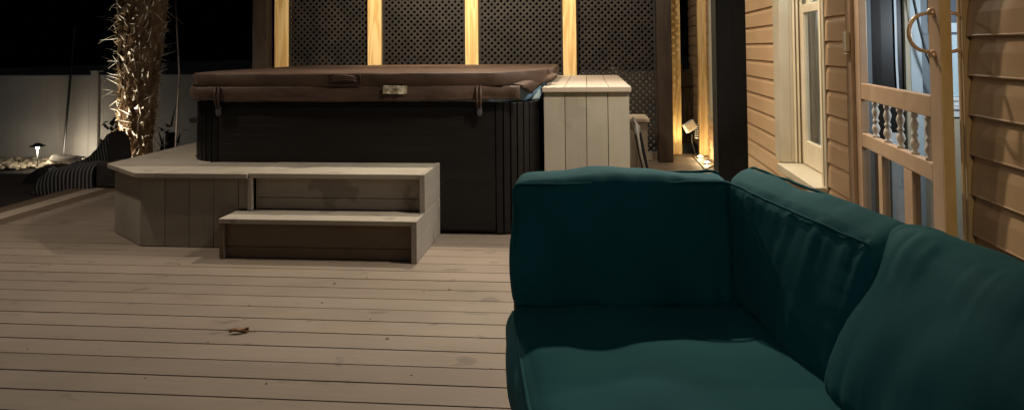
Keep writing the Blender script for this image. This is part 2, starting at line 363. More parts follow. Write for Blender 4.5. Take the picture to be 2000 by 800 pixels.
# top: left run, mitred corner piece and front run, thin joints between them
prism(bm, [(-3.05, 7.0), (-3.05, 4.452), (-2.66, 4.80), (-2.66, 7.0)], TZ-.028, TZ)
prism(bm, [(-3.047, 4.448), (-2.645, 4.112), (-2.52, 4.112), (-2.39, 4.53), (-2.655, 4.795)], TZ-.028, TZ)
prism(bm, [(-2.516, 4.112), (-1.960, 4.112), (-1.960, 4.54), (-2.386, 4.54), ], TZ-.028, TZ)
mesh('top', bm, M['taupe_x'], t, bevel=.003)
rebase(t)

t = thing('tub_steps', 'two-tread taupe board steps with dark risers in front of the hot tub', 'steps', (-1.45, 4.1, 0))
XR, XL, XM = -.918, -2.03, -1.958
# risers
bm = BM(); box(bm, XL+.030, XR-.030, 3.955, 3.975, .004, .062); box(bm, XL+.030, XR-.030, 3.955, 3.975, .065, .192); mesh('riser', bm, M['shaded_x'], t, bevel=.0015)
bm = BM(); box(bm, XM+.024, XR-.030, 4.175, 4.195, .224, .288); box(bm, XM+.024, XR-.030, 4.175, 4.195, .291, TZ-.029); mesh('riser', bm, M['taupe_x'], t, bevel=.0015)
# treads
bm = BM(); box(bm, XL-.004, XR-.029, 3.925, 4.055, .194, .220); box(bm, XL-.004, XR-.029, 4.059, 4.149, .194, .220); box(bm, XM+.0255, XR-.029, 4.1495, 4.172, .194, .220); mesh('tread', bm, M['taupe_x'], t, bevel=.003)
bm = BM(); box(bm, XM+.002, XR-.029, 4.125, 4.265, TZ-.027, TZ+.001); box(bm, XM+.002, XR-.029, 4.269, 4.405, TZ-.027, TZ+.001); box(bm, XM+.002, XR-.029, 4.409, 4.545, TZ-.027, TZ+.001); mesh('tread', bm, M['taupe_x'], t, bevel=.003)
# right end: stacked boards, L-shaped outline
bm = BM()
for z0, z1, ya in ((.004, .118, 3.925), (.121, .224, 3.925), (.227, .335, 4.128), (.338, TZ+.004, 4.128)):
    box(bm, XR-.026, XR, ya, 4.546, z0, z1)
mesh('end_panel', bm, M['taupe_y'], t, bevel=.002)
bm = BM(); box(bm, XR-.0285, XR+.0025, 3.905, 3.9245, .003, .2235); mesh('end_trim', bm, M['taupe_z'], t, bevel=.002)
bm = BM(); box(bm, XR-.0285, XR+.0025, 4.108, 4.1245, .2245, TZ+.003); mesh('end_trim', bm, M['taupe_z'], t, bevel=.002)
bm = BM(); box(bm, XL, XL+.027, 3.928, 4.146, .004, .193); mesh('end_panel', bm, M['shaded_x'], t, bevel=.002)
bm = BM(); box(bm, XM, XM+.024, 4.118, 4.147, .2245, TZ-.028); mesh('post', bm, M['taupe_z'], t, bevel=.002)
bm = BM(); box(bm, XM+.03, XR-.03, 4.21, 4.54, .004, TZ-.03); mesh('core', bm, M['tub_black'], t)
rebase(t)

# ---------------------------------------------------------------- hot tub
TX0, TX1, TY0, TY1, CH = -2.63, -.300, 4.56, 6.75, .27
def tub_plan(o=0, ch=CH):
    return [(TX0-o, TY0+ch), (TX0+ch, TY0-o), (TX1-ch, TY0-o), (TX1+o, TY0+ch), (TX1+o, TY1-ch), (TX1-ch, TY1+o), (TX0+ch, TY1+o), (TX0-o, TY1-ch)]
t = thing('hot_tub', 'closed hot tub with dark brown panels behind the steps', 'hot tub', (-1.45, 5.6, 0))
bm = BM(); prism(bm, tub_plan(-.012, CH+.004), .012, .80); mesh('body', bm, M['tub_black'], t)
def round_corner(a, b, c, n=9):
    a, b, c = Vector(a), Vector(b), Vector(c)
    return [((1-s)**2*a+2*s*(1-s)*b+s*s*c) for s in [i/n for i in range(n+1)]]
# front panel: horizontal wood-grain lines embossed
bm = BM()
z = .03; zs = []
hs = [.055]*14
for i in range(13):
    box(bm, TX0+CH+.002, TX1-CH-.002, TY0-.012, TY0+.02, .03+i*.058, .03+i*.058+.0578)
mesh('front_panel', bm, M['tub'], t, bevel=.0006, seg=1)
for xa, sgn in ((TX1-CH, 1), (TX0+CH, -1)):
    pts = round_corner((xa, TY0-.012, 0), (xa+sgn*.20, TY0-.012, 0), (xa+sgn*(CH+.012), TY0+CH, 0), 8)
    bm = BM()
    for i in range(8):
        p, q = pts[i], pts[i+1]
        d = (q-p).normalized(); nn = Vector((d.y, -d.x, 0))*(1 if sgn > 0 else -1)
        p2 = p+d*.004; q2 = q-d*.004
        poly = [(p2.x, p2.y), (q2.x, q2.y), ((q2-nn*.03).x, (q2-nn*.03).y), ((p2-nn*.03).x, (p2-nn*.03).y)]
        if sgn < 0: poly = poly[::-1]
        prism(bm, poly, .01, .806)
    mesh('corner_panel', bm, M['tub'] if sgn > 0 else M['tub_black'], t, bevel=.003)
for sx_ in (TX0, TX1):
    bm = BM(); s = -1 if sx_ == TX0 else 1
    for i in range(13): box(bm, sx_ if s < 0 else sx_-.02, sx_+.02 if s < 0 else sx_, TY0+CH+.01, TY1-CH, .03+i*.058, .03+i*.058+.0565)
    mesh('side_panel', bm, M['tub'], t)
bm = BM(); prism(bm, tub_plan(-.004, CH+.01), .801, .905); mesh('shell', bm, M['shell'], t, bevel=.02, seg=3)
bm = BM(); prism(bm, tub_plan(.008, CH), .785, .812); mesh('rim', bm, M['tub_black'], t, bevel=.004)
bm = BM(); box(bm, -2.80, -2.635, 4.98, 5.05, .64, .675); mesh('lifter_bracket', bm, M['blackmetal'], t, bevel=.003)
rebase(t)

# ---------------------------------------------------------------- hot tub cover
def grid_strip(bm, top, bottom, rows, fn):
    """wall between two closed loops; fn(i, s) displaces"""
    pass
cv = thing('tub_cover', 'brown vinyl folding cover lying on the hot tub, skirt bunched at its right corner', 'tub cover', (-1.45, 5.6, .8))
def slab(poly, z0, z1, rad, wob, seed, mat, name, parent, ystep=.07):
    """rounded slab: loops stepped around the edge, subdivided and gently wobbled"""
    pts = []; n = len(poly)
    for i in range(n):
        a = Vector((*poly[i], 0)); b = Vector((*poly[(i+1) % n], 0)); k = max(1, int((b-a).length/ystep))
        for j in range(k): pts.append(a.lerp(b, j/k))
    cx = sum((p.x for p in pts))/len(pts); cy = sum((p.y for p in pts))/len(pts)
    def off(p, d):
        v = Vector((p.x-cx, p.y-cy, 0)); 
        return Vector((p.x-(d if v.x > 0 else -d)*min(1, abs(v.x)/.6), p.y-(d if v.y > 0 else -d)*min(1, abs(v.y)/.4), 0))
    prof = [(rad*2.2, z0), (rad*.3, z0+.002), (0, z0+rad), (-.004, (z0*.6+z1*.4)), (0, z1-rad), (rad*.45, z1-rad*.3), (rad*1.3, z1), (.05, z1+.002), (.12, z1+.003), (.22, z1+.004), (.34, z1+.004)]
    bm = BM(); rings = []
    for d, zz in prof:
        ring = []
        for p in pts:
            q = off(p, d); 
            nx = noise.noise(Vector((q.x*2.2+seed, q.y*2.2, zz*3)))*wob; nz = noise.noise(Vector((q.x*1.7, q.y*1.7+seed, 4)))*wob
            nf = noise.noise(Vector((q.x*11+seed, q.y*11, zz*9)))*wob*.45
            ring.append(bm.verts.new((q.x+nx*.5, q.y+nx+nf, zz+nz+nf*.6)))
        rings.append(ring)
    N = len(pts)
    for A, B in zip(rings, rings[1:]):
        for k in range(N): bm.faces.new((A[k], A[(k+1) % N], B[(k+1) % N], B[k]))
    bm.faces.new(rings[-1]); bm.faces.new(rings[0][::-1])
    return mesh(name, bm, mat, parent, smooth=True)
CX0, CX1 = TX0-.02, TX1+.005
YM = 5.32
slab([(CX0, TY0+.20), (CX0+.17, TY0-.045), (CX1-.22, TY0-.045), (CX1+.012, TY0+.25), (CX1+.012, YM-.012), (CX0, YM-.012)], .914, 1.000, .008, .012, 1.0, M['vinyl'], 'front_half', cv)
slab([(CX0, YM+.012), (CX1+.05, YM+.012), (CX1+.05, TY1-.25), (CX1-.2, TY1+.02), (CX0+.2, TY1+.02), (CX0, TY1-.25)], .912, .996, .008, .010, 9.0, M['vinyl'], 'back_half', cv)
bm = BM(); tube(bm, [(CX0+.02, YM, .985), (-1.5, YM, .988), (CX1+.02, YM, .985)], .012, 8); mesh('hinge_fold', bm, M['strap'], cv)
# skirt: pleated wall hanging from the slab
def skirt(path, ztop, zbot, bulge, seed, name, wob=.010, rows=9):
    pts = []
    for a, b in zip(path, path[1:]):
        a, b = Vector((*a, 0)), Vector((*b, 0)); k = max(2, int((b-a).length/.03))
        for j in range(k): pts.append((a.lerp(b, j/k), (b-a).normalized()))
    pts.append((Vector((*path[-1], 0)), pts[-1][1]))
    bm = BM(); grid = []
    L = 0
    for i, (p, d) in enumerate(pts):
        nn = Vector((d.y, -d.x, 0)); row = []
        for j in range(rows):
            s = j/(rows-1)
            b = math.sin(math.pi*min(1, s*1.15))*bulge+s*.010+noise.noise(Vector((p.x*3+seed, p.y*3, s*1.3)))*wob*1.5*s+noise.noise(Vector((p.x*14+seed, p.y*14, s*4)))*wob*.5*s
            zz = ztop+(zbot(i/(len(pts)-1), p)-ztop)*s+noise.noise(Vector((p.x*4, p.y*4+seed, 7)))*.004*s
            q = p+nn*b; row.append(bm.verts.new((q.x, q.y, zz)))
        grid.append(row)
    for A, B in zip(grid, grid[1:]):
        for j in range(rows-1): bm.faces.new((A[j], A[j+1], B[j+1], B[j]))
    o = mesh(name, bm, M['vinyl'], cv, smooth=True)
    s = o.modifiers.new('solid', 'SOLIDIFY'); s.thickness = .005; s.offset = 0
    return o
skirt([(CX0-.005, 6.5), (CX0-.005, TY0+.19), (CX0+.155, TY0-.040), (CX1-.33, TY0-.040), (CX1-.118, TY0-.022)], .914, lambda s, p: .824-.005*math.sin(p.x*3), .006, 3, 'skirt', .013)
# bunched corner of the skirt: a folded flap with a drooping point
def flap():
    K = [(-.409, 4.543, .916, .900), (-.376, 4.637, .934, .874), (-.355, 4.697, .936, .852), (-.336, 4.752, .937, .877), (-.302, 4.849, .937, .912), (-.243, 5.018, .950, .928), (-.205, 5.125, .969, .951)]
    bm = BM(); rows = []; nn = Vector((.943, -.330, 0))
    for (a, b) in zip(K, K[1:]):
        for m_ in range(5):
            s = m_/5; x, y, zt, zb = [p+(q-p)*s for p, q in zip(a, b)]; f = .006*math.sin((y-4.5)*46)
            c = Vector((x, y, 0)); row = []
            for off, z in ((-.09, .925), (-.03, zt+.004), (f*.5, zt), (.010+f, zt*.65+zb*.35), (.006-f, zt*.3+zb*.7), (f, zb)):
                q = c+nn*off; row.append(bm.verts.new((q.x, q.y, z)))
            rows.append(row)
    for A, B in zip(rows, rows[1:]):
        for j in range(5): bm.faces.new((A[j], A[j+1], B[j+1], B[j]))
    o = mesh('skirt_flap', bm, M['vinyl'], cv, smooth=True); s = o.modifiers.new('solid', 'SOLIDIFY'); s.thickness = .006; s.offset = 0
flap()
# handle pocket on the front face, straps with buckles, yellowed label
bm = BM()
for i in range(13):
    pass
pts = [(-1.60+.16*i/12, TY0-.052-.014*math.sin(math.pi*i/12), .958+.012*math.sin(math.pi*i/12)) for i in range(13)]
for dz in (-.010, 0, .010): tube(bm, [(p[0], p[1], p[2]+dz*1.2) for p in pts], .007, 6)
mesh('grip_handle', bm, M['vinyl'], cv, smooth=True)
bm = BM(); box(bm, -1.625, -1.415, TY0-.0545, TY0-.049, .925, .930); box(bm, -1.625, -1.415, TY0-.0545, TY0-.049, .985, .989); box(bm, -1.630, -1.626, TY0-.054, TY0-.049, .926, .988); box(bm, -1.414, -1.410, TY0-.054, TY0-.049, .926, .988); mesh('handle_stitching', bm, M['vinyl'], cv)
def buckle(x):
    bm = BM()
    for dx in (-.011, .011): tube(bm, [(x+dx, TY0-.052, .916), (x+dx, TY0-.068, .87), (x+dx*.9, TY0-.062, .815), (x+dx*.7, TY0-.040, .775)], .008, 6)
    o = mesh('strap', bm, M['vinyl'], cv, smooth=True)
    bm = BM(); lathe(bm, [(.004, -.012), (.017, -.010), (.022, 0), (.017, .008), (.004, .010)], (0, 0, 0), 16, Matrix.Translation((x, TY0-.040, .752)) @ Matrix.Diagonal((.85, 1, 1.25, 1)) @ Matrix.Rotation(R(90), 4, 'X'))
    box(bm, x-.015, x+.015, TY0-.048, TY0-.028, .764, .786)
    b = mesh('buckle', bm, M['clip'], o, smooth=False, bevel=.002)
buckle(-2.345); buckle(-.664)
bm = BM(); nx = 14; rows = []
for i in range(nx+1):
    x = -1.262+.150*i/nx; rows.append([bm.verts.new((x, TY0-.0615-.004*math.sin(i*.9)-.005*j, .919+.002*math.sin(i)-.050*j/2-.002*i/nx)) for j in range(3)])
for A, B in zip(rows, rows[1:]):
    for j in range(2): bm.faces.new((A[j], A[j+1], B[j+1], B[j]))
lb = mesh('care_label', bm, M['paper'], cv); s = lb.modifiers.new('solid', 'SOLIDIFY'); s.thickness = .002
lb['label'] = 'small yellowed tag with faded print'
# faded print lines on the label
bm = BM()
for k, (za, x0, x1) in enumerate(((.911, -1.250, -1.19), (.903, -1.252, -1.125), (.895, -1.25, -1.14), (.887, -1.248, -1.17))):
    box(bm, x0, x1, TY0-.074, TY0-.0735, za-.0015, za+.0015)
mesh('faded_print', bm, M['strap'], lb)
rebase(cv)

# ---------------------------------------------------------------- cabinet beside the tub
t = thing('board_cabinet', 'long sand-coloured board cabinet along the right side of the hot tub', 'cabinet', (0, 5.7, 0))
KX0, KX1, KY0, KY1, KZ = -.285, .272, 4.70, 6.72, .895
bm = BM(); clad(bm, (KX0+.006, KY0), (KX1-.012, KY0), .004, KZ-.03, 4, gap=.0035); mesh('front', bm, M['cab_z'], t, bevel=.002)
bm = BM(); clad(bm, (KX1-.012, KY0+.024), (KX1-.012, KY1), .004, KZ-.03, 14, gap=.0035); mesh('side', bm, M['cab_z'], t, bevel=.002)
bm = BM(); box(bm, KX0+.01, KX1-.037, KY0+.025, KY1-.01, .004, KZ-.031); mesh('core', bm, M['tub_black'], t)
bm = BM(); wv = (KX1-KX0)/4
for i in range(4): box(bm, KX0+i*wv+.0015, KX0+(i+1)*wv-.0015, KY0-.012, KY1, KZ-.028, KZ)
mesh('lid', bm, M['cab_y'], t, bevel=.002)
bm = BM(); box(bm, KX0, KX1, KY0-.018, KY0-.0125, KZ-.030, KZ-.001); mesh('lid_trim', bm, M['cab_y'], t, bevel=.001)
rebase(t)

t = thing('small_board_box', 'small sand-coloured board box at the foot of the lattice beyond the long cabinet', 'box', (.46, 7.1, 0))
bm = BM(); clad(bm, (.33, 6.92), (.545, 6.92), .004, .455, 2); clad(bm, (.545, 6.944), (.545, 7.38), .004, .455, 3); box(bm, .35, .52, 6.95, 7.37, .004, .45); mesh('body', bm, M['cab_z'], t, bevel=.002)
bm = BM(); box(bm, .315, .562, 6.895, 7.40, .458, .485); mesh('lid', bm, M['cab_y'], t, bevel=.002)
rebase(t)
# folded chair leaning between
t = thing('folding_chair', 'folded chair of dark sling and grey frame leaning behind the long cabinet', 'chair', (.42, 6.55, 0))
def lean(z): return .36+.10*(1-z/.48)
bm = BM()
for y in (6.35, 6.80): tube(bm, [(.495, y, .012), (.44, y, .25), (.405, y, .50)], .011, 8)
tube(bm, [(.405, 6.35, .50), (.405, 6.80, .50)], .011, 8); tube(bm, [(.49, 6.35, .03), (.49, 6.80, .03)], .011, 8)
mesh('frame', bm, M['graymetal'], t, smooth=True)
bm = BM(); Mx = Matrix.Translation((.463, 6.575, .225)) @ Matrix.Rotation(R(-11), 4, 'Y'); box(bm, -.022, .022, -.21, .21, -.21, .20, Mx); mesh('sling', bm, M['navy'], t, bevel=.003)
bm = BM(); box(bm, .390, .440, 6.36, 6.79, .41, .475, None); mesh('headrest', bm, M['graymetal'], t, bevel=.01)
rebase(t)

# ============================================================ LATTICE SCREEN
LY = 7.62
def lattice(x0, x1, label):
    z0, z1 = .095, 2.3; bm = BM(); p = .0475; wd = .0225
    for layer, sg in ((0, 1), (1, -1)):
        n = int(((x1-x0)+(z1-z0))/(p*1.41421))+2
        for i in range(-n, n+1):
            cx = (x0+x1)/2+i*p*1.41421; 
            Mx = Matrix.Translation((cx, LY+layer*.007, (z0+z1)/2)) @ Matrix.Rotation(sg*R(45), 4, 'Y')
            box(bm, -wd/2, wd/2, -.0034, .0034, -2.2, 2.2, Mx)
    for co, no in (((x0, 0, 0), (-1, 0, 0)), ((x1, 0, 0), (1, 0, 0)), ((0, 0, z0), (0, 0, -1)), ((0, 0, z1), (0, 0, 1))):
        bmesh.ops.bisect_plane(bm, geom=bm.verts[:]+bm.edges[:]+bm.faces[:], plane_co=co, plane_no=no, clear_outer=True)
    t = thing('lattice_panel', label, 'lattice', ((x0+x1)/2, LY, z0), 'dark lattice panels behind the tub')
    mesh('lattice', bm, M['lattice'], t)
    bm = BM(); box(bm, x0, x0+.02, LY-.012, LY-.005, z0, z1); box(bm, x1-.02, x1, LY-.012, LY-.005, z0, z1); mesh('edge_strip', bm, M['lattice'], t)
    rebase(t)
def sx2(px): return (px-1146)/1444*LY  # helper for widths only (metres across at the lattice)
posts = [(-3.305, -3.165), (-2.29, -2.145), (-1.255, -1.115), (-.245, -.105)]
lattice(-3.165, -2.29, 'dark lattice panel between the first and second pine posts, counted from the left')
lattice(-2.145, -1.255, 'dark lattice panel between the second and third pine posts, behind the tub cover')
lattice(-1.115, -.245, 'dark lattice panel behind the right end of the brown tub cover')
lattice(-.105, .690, 'dark lattice panel above the long sand-coloured cabinet')
plabels = ['pine post beside the dark left corner post', 'pine post with small knots, second from the left behind the tub cover', 'pine post in the middle of the lattice, with two round knots', 'pine post with wavy grain just behind the cabinet']
for (a, b), lb_ in zip(posts, plabels):
    bm = BM(); box(bm, a+.002, b-.002, LY-.06, LY+.08, .004, 2.6); tag(mesh('pine_post', bm, M['pine'], bevel=.004), lb_, 'post', 'pine posts of the lattice screen')
bm = BM(); box(bm, -3.30, .64, LY-.02, LY+.02, .004, .092); tag(mesh('base_board', bm, M['cab_z'], bevel=.003), 'pale board under the lattice at deck level beside the dark post', 'board')
bm = BM(); box(bm, -3.505, -3.345, LY-.15, LY+.01, .004, 2.6); tag(mesh('corner_post', bm, M['stain'], bevel=.005), 'dark brown post at the left end of the lattice', 'post')
bm = BM(); box(bm, .692, .838, LY-.15, LY-.005, .004, 2.6); tag(mesh('corner_post', bm, M['stain'], bevel=.005), 'dark brown post at the right end of the lattice', 'post')
bm = BM(); box(bm, .862, .998, 8.09, 8.23, -.02, 2.6); tag(mesh('pine_post', bm, M['pine'], bevel=.004), 'brightly lit pine post just right of the dark right corner post', 'post')
bm = BM(); box(bm, 1.162, 1.262, 7.96, 8.05, .004, 2.6); tag(mesh('pine_post', bm, M['pine'], bevel=.004), 'brightly lit pine post against the house wall', 'post')
bm = BM(); box(bm, .615, .755, 3.62, 3.76, .004, 2.6); tag(mesh('pavilion_post', bm, M['black_post'], bevel=.005), 'thick black post in front of the house, behind the sofa corner', 'post')

# gate of dark planks beyond
t = thing('plank_gate', 'dark weathered plank gate between the two lit pine posts', 'gate', (1.1, 9.2, 0))
bm = BM()
for i in range(9): box(bm, .86+i*.082, .86+i*.082+.078, 9.2, 9.225, -.03, .86+.012*math.sin(i*2.1))
mesh('planks', bm, M['gate'], t, bevel=.002)
bm = BM(); box(bm, .84, 1.60, 9.17, 9.198, .66, .80); mesh('rail', bm, M['gate'], t, bevel=.003)
bm = BM(); box(bm, 1.06, 1.16, 9.235, 9.32, -.03, .93); mesh('post', bm, M['gate'], t, bevel=.004)
bm = BM(); lathe(bm, [(.02, -.05), (.045, -.045), (.03, -.02), (.052, .02), (.055, .045), (.03, .085), (.01, .09)], (1.11, 9.28, .975), 16); mesh('finial', bm, M['gate'], t, smooth=True)
rebase(t)

# work light strapped to the pine post
t = thing('flood_light', 'pale finned flood light strapped low on the lit pine post by the wall', 'flood light', (1.08, 7.95, .3))
Mx = Matrix.Translation((1.055, 7.90, .315)) @ Matrix.Rotation(R(-28), 4, 'Y') @ Matrix.Rotation(R(25), 4, 'Z')
bm = BM(); box(bm, -.062, .062, -.03, .03, -.05, .05, Mx); mesh('housing', bm, M['white'], t, bevel=.008)
bm = BM(); box(bm, -.05, .05, -.034, -.0305, -.038, .038, Mx); mesh('lens', bm, M['cream'], t)
bm = BM(); Mh = Matrix.Translation((1.135, 7.925, .262)) @ Matrix.Rotation(R(4), 4, 'Y'); box(bm, -.020, .012, -.02, .022, -.075, .07, Mh); mesh('bracket', bm, M['white'], t, bevel=.003)
bm = BM()
for i in range(6): box(bm, -.028, .018, -.027, -.0205, -.064+i*.024, -.052+i*.024, Mh)
mesh('cooling_fins', bm, M['blackmetal'], t)
bm = BM(); tube(bm, [(1.08, 7.90, .235), (1.075, 7.92, .16), (1.10, 7.95, .08), (1.12, 7.97, .006)], .006, 6); mesh('cable', bm, M['blackmetal'], t)
rebase(t)

# two little up-lights standing on a dark strip
bm = BM(); prism(bm, [(1.075, 7.06), (1.205, 7.30), (1.215, 7.93), (1.085, 7.93)], .004, .010); tag(mesh('timber_strip', bm, M['deck_dark']), 'dark strip on the deck by the wall carrying two little up-lights', 'board')
uplab = ['small lit deck up-light on the dark strip, farther of the two', 'small lit deck up-light on the dark strip, nearer of the two']
for i, (x, y) in enumerate(((1.135, 7.74), (1.14, 7.36))):
    t = thing('deck_uplight', uplab[i], 'up-light', (x, y, .01), 'little up-lights at the wall')
    bm = BM(); lathe(bm, [(.030, .011), (.036, .013), (.036, .022), (.028, .024)], (x, y, 0), 20); mesh('housing', bm, M['graymetal'], t, smooth=False)
    bm = BM(); lathe(bm, [(.020, .0243), (.024, .027), (.018, .031), (.006, .033)], (x, y, 0), 16); mesh('lens', bm, emit('uplight_lens', (1, .86, .6), 5), t)
    rebase(t)
    lamp('uplight_lamp', (x, y, .06), 1.1, (1, .78, .42), .02)
lamp('wall_uplight_lamp', (.93, 7.85, .05), 3.2, (1, .76, .36), .03, (.93, 8.3, 1.2), 110)

# ============================================================ HOUSE
WS, WX0 = .0195, 1.11          # the wall runs along X = WX0 + WS*Y
W_ANG = -math.atan(WS)
WM = Matrix.Translation((WX0, 0, 0)) @ Matrix.Rotation(W_ANG, 4, 'Z')   # local: x = into the wall, y = along it, z up
house = thing('house', 'beige clapboard house wall with window and porch door', 'house', (1.4, 4, 0))
CS = .1185; Z0 = .0975
def siding(y0, y1, z0, z1, name='siding', mat='siding', cove=True):
    bm = BM()
    k0 = int(math.floor((z0-Z0)/CS)); k1 = int(math.ceil((z1-Z0)/CS))
    ny = max(1, int((y1-y0)/.25))
    for k in range(k0, k1):
        zb = Z0+k*CS
        prof = [(.0, .0005), (-.016, .0), (-.0155, .004), (-.0125, .082), (-.011, .089), (-.005, .106), (-.002, CS+.001), (.012, CS+.001), (.012, .0005)]
        if not cove: prof = [(.0, .0005), (-.0150, .0), (-.0158, .003), (-.0142, .006), (-.0105, .070), (-.003, CS-.006), (-.001, CS+.001), (.012, CS+.001), (.012, .0005)]
        rings = []
        for i in range(ny+1):
            y = y0+(y1-y0)*i/ny; wob = noise.noise(Vector((y*.5, k*3.1, 0)))*.0006
            rings.append([bm.verts.new(WM @ Vector((x+(wob if x < 0 else 0), y, min(z1, max(z0, zb+zz))))) for x, zz in prof])
        m_ = len(prof)
        for A, B in zip(rings, rings[1:]):
            for j in range(m_): bm.faces.new((A[j], B[j], B[(j+1) % m_], A[(j+1) % m_]))
        bm.faces.new(rings[0]); bm.faces.new(rings[-1][::-1])
    bmesh.ops.dissolve_degenerate(bm, dist=1e-5, edges=bm.edges)
    return mesh(name, bm, M[mat], house)
DY0, DY1 = 2.412, 3.36        # door opening
NY0, NY1 = 3.86, 4.60         # window opening
siding(4.78, 6.55, 0, 2.3); siding(7.62, 9.6, 0, 2.3); siding(6.55, 7.62, 0, .44)
siding(3.79, 4.78, 0, .40)
siding(DY1+.075, 3.79, 0, 2.3)
siding(-2.0, DY0-.050, 0, 2.3, cove=False)
def wbox(bm, x0, x1, y0, y1, z0, z1): box(bm, x0, x1, y0, y1, z0, z1, WM)
# walls behind (sheathing, keeps the inside dark)
bm = BM()
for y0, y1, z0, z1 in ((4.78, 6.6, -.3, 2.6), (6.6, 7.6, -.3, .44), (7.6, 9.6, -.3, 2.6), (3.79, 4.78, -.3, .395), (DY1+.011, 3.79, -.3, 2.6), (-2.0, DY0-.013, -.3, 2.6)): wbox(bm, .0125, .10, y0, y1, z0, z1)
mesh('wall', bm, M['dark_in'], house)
# window
def window(y0, y1, zs, far_w, name='window', curtain=True):
    wn = bpy.data.objects.new(name, None); col.objects.link(wn); wn.parent = house
    zt = 2.3
    bm = BM(); wbox(bm, -.045, .012, y1, y1+far_w, zs, zt); wbox(bm, .0125, .12, y1, y1+.03, zs, zt); mesh('casing', bm, M['trim'], wn, bevel=.003)
    bm = BM(); wbox(bm, -.020, .012, y0-.065, y0, zs-.02, zt); mesh('casing', bm, M['trim'], wn, bevel=.003)
    bm = BM(); wbox(bm, -.026, -.0205, y0-.030, y0-.002, zs-.02, zt); mesh('casing_bead', bm, M['cream'], wn, bevel=.002)
    Mx = WM @ Matrix.Rotation(R(3), 4, 'Y')
    bm = BM(); wbox(bm, -.075, .11, y0-.055, y1+.0, zs-.045, zs-.003); mesh('sill', bm, M['trim'], wn, bevel=.004)
    # tracks
    bm = BM()
    for q in (0, .016, .034): wbox(bm, .030+q*1.2, .040+q*1.2, y1-.018-q*.4, y1-.001, zs, zt)
    mesh('track', bm, M['cream'], wn, bevel=.001)
    def sash(x, za, zb, st=.055, rt=.05, rb=.075):
        bm = BM(); wbox(bm, x, x+.03, y1-.03-st, y1-.03, za, zb); wbox(bm, x, x+.03, y0, y0+st, za, zb)
        wbox(bm, x+.001, x+.029, y0+st+.0005, y1-.0305-st, za, za+rb); wbox(bm, x+.001, x+.029, y0+st+.0005, y1-.0305-st, zb-rt, zb)
        s = mesh('sash', bm, M['cream'], wn, bevel=.003)
        bm = BM(); wbox(bm, x+.013, x+.017, y0+st-.005, y1-.025-st, za+rb-.005, zb-rt+.005); mesh('pane', bm, M['glass'], s)
    sash(.070, zs+.001, 1.385, rb=.14); sash(.103, 1.345, zt, rb=.04)
    if curtain:
        bm = BM(); rows = []
        for i in range(120):
            y = y0-.35+(y1+.5-y0)*i/119; x = .20+.018*math.sin(i*.55)+.010*math.sin(i*.23+1)+.012*noise.noise(Vector((i*.2, 0, 0)))
            rows.append([bm.verts.new(WM @ Vector((x+.012*math.sin(j*1.3+i*.1)*(j < 3), y, zs-.1+(zt-zs+.1)*j/8))) for j in range(9)])
        for A, B in zip(rows, rows[1:]):
            for j in range(8): bm.faces.new((A[j], B[j], B[j+1], A[j+1]))
        c = mesh('curtain', bm, M['curtain'], wn, smooth=True)
    return wn
window(NY0, NY1, .445, .17)
window(6.66, 7.53, .47, .09, curtain=False)
bm = BM(); wbox(bm, .55, .56, 3.61, 8.6, -.1, 2.6); wbox(bm, .101, .549, 6.0, 6.01, -.1, 2.6); mesh('inner_wall', bm, M['blue_gray'], house)

# door casing (both sides)
bm = BM(); wbox(bm, -.030, .012, DY1+.004, DY1+.072, 0, 2.3); mesh('door_casing', bm, M['door_paint'], house, bevel=.004)
bm = BM(); wbox(bm, -.048, -.031, DY1+.010, DY1+.055, 1.115, 1.20); wbox(bm, -.048, -.031, DY1+.012, DY1+.055, 1.10, 1.106); mesh('latch_plate', bm, M['trim'], house, bevel=.002)
bm = BM(); wbox(bm, -.022, .012, DY0-.047, DY0-.030, 0, 2.3); wbox(bm, -.026, .012, DY0-.0285, DY0-.013, 0, 2.3); wbox(bm, -.014, .10, DY0-.012, DY0-.001, 0, 2.3); mesh('door_casing', bm, M['brown_trim'], house, bevel=.003)
bm = BM(); wbox(bm, .0125, .055, DY1-.002, DY1+.010, 0, 2.3); mesh('door_jamb', bm, M['blue_gray'], house)

# the little hall seen through the screen door: its end wall faces the camera
ent = bpy.data.objects.new('entry_hall', None); col.objects.link(ent); ent.parent = house
HY = 3.55
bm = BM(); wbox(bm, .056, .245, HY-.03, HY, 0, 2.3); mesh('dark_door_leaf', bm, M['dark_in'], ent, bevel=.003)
bm = BM(); wbox(bm, .248, .262, HY-.05, HY, 0, 2.3); wbox(bm, .264, .273, HY-.04, HY, 0, 2.3); mesh('leaf_edge', bm, M['trim'], ent, bevel=.002)
bm = BM(); wbox(bm, .178, .232, HY-.045, HY-.031, 0, .745); mesh('pale_strip', bm, M['white'], ent)
bm = BM(); wbox(bm, .275, .325, HY-.035, HY, 0, 2.3); mesh('pale_strip', bm, M['pale_blue'], ent, bevel=.003)
bm = BM(); wbox(bm, .327, .425, HY-.012, HY, .81, 2.3); mesh('hall_panel', bm, M['blue_gray'], ent)
bm = BM(); wbox(bm, .427, .80, HY-.014, HY, .905, 1.187); wbox(bm, .365, .80, HY-.020, HY-.0145, 1.196, 1.238); mesh('hall_window', bm, M['bright_blue'], ent)
bm = BM(); wbox(bm, .335, .80, HY-.026, HY-.0205, 1.185, 1.195); wbox(bm, .365, .80, HY-.024, HY-.0145, 1.24, 2.3); mesh('window_bar', bm, M['navy_blue'], ent)
bm = BM(); wbox(bm, .427, .80, HY-.040, HY-.0145, .888, .904); wbox(bm, .427, .80, HY-.030, HY-.0145, .865, .886); wbox(bm, .427, .80, HY-.045, HY-.0145, .85, .863); wbox(bm, .427, .80, HY-.028, HY-.0145, .815, .848); mesh('sill_moulding', bm, M['white'], ent, bevel=.002)
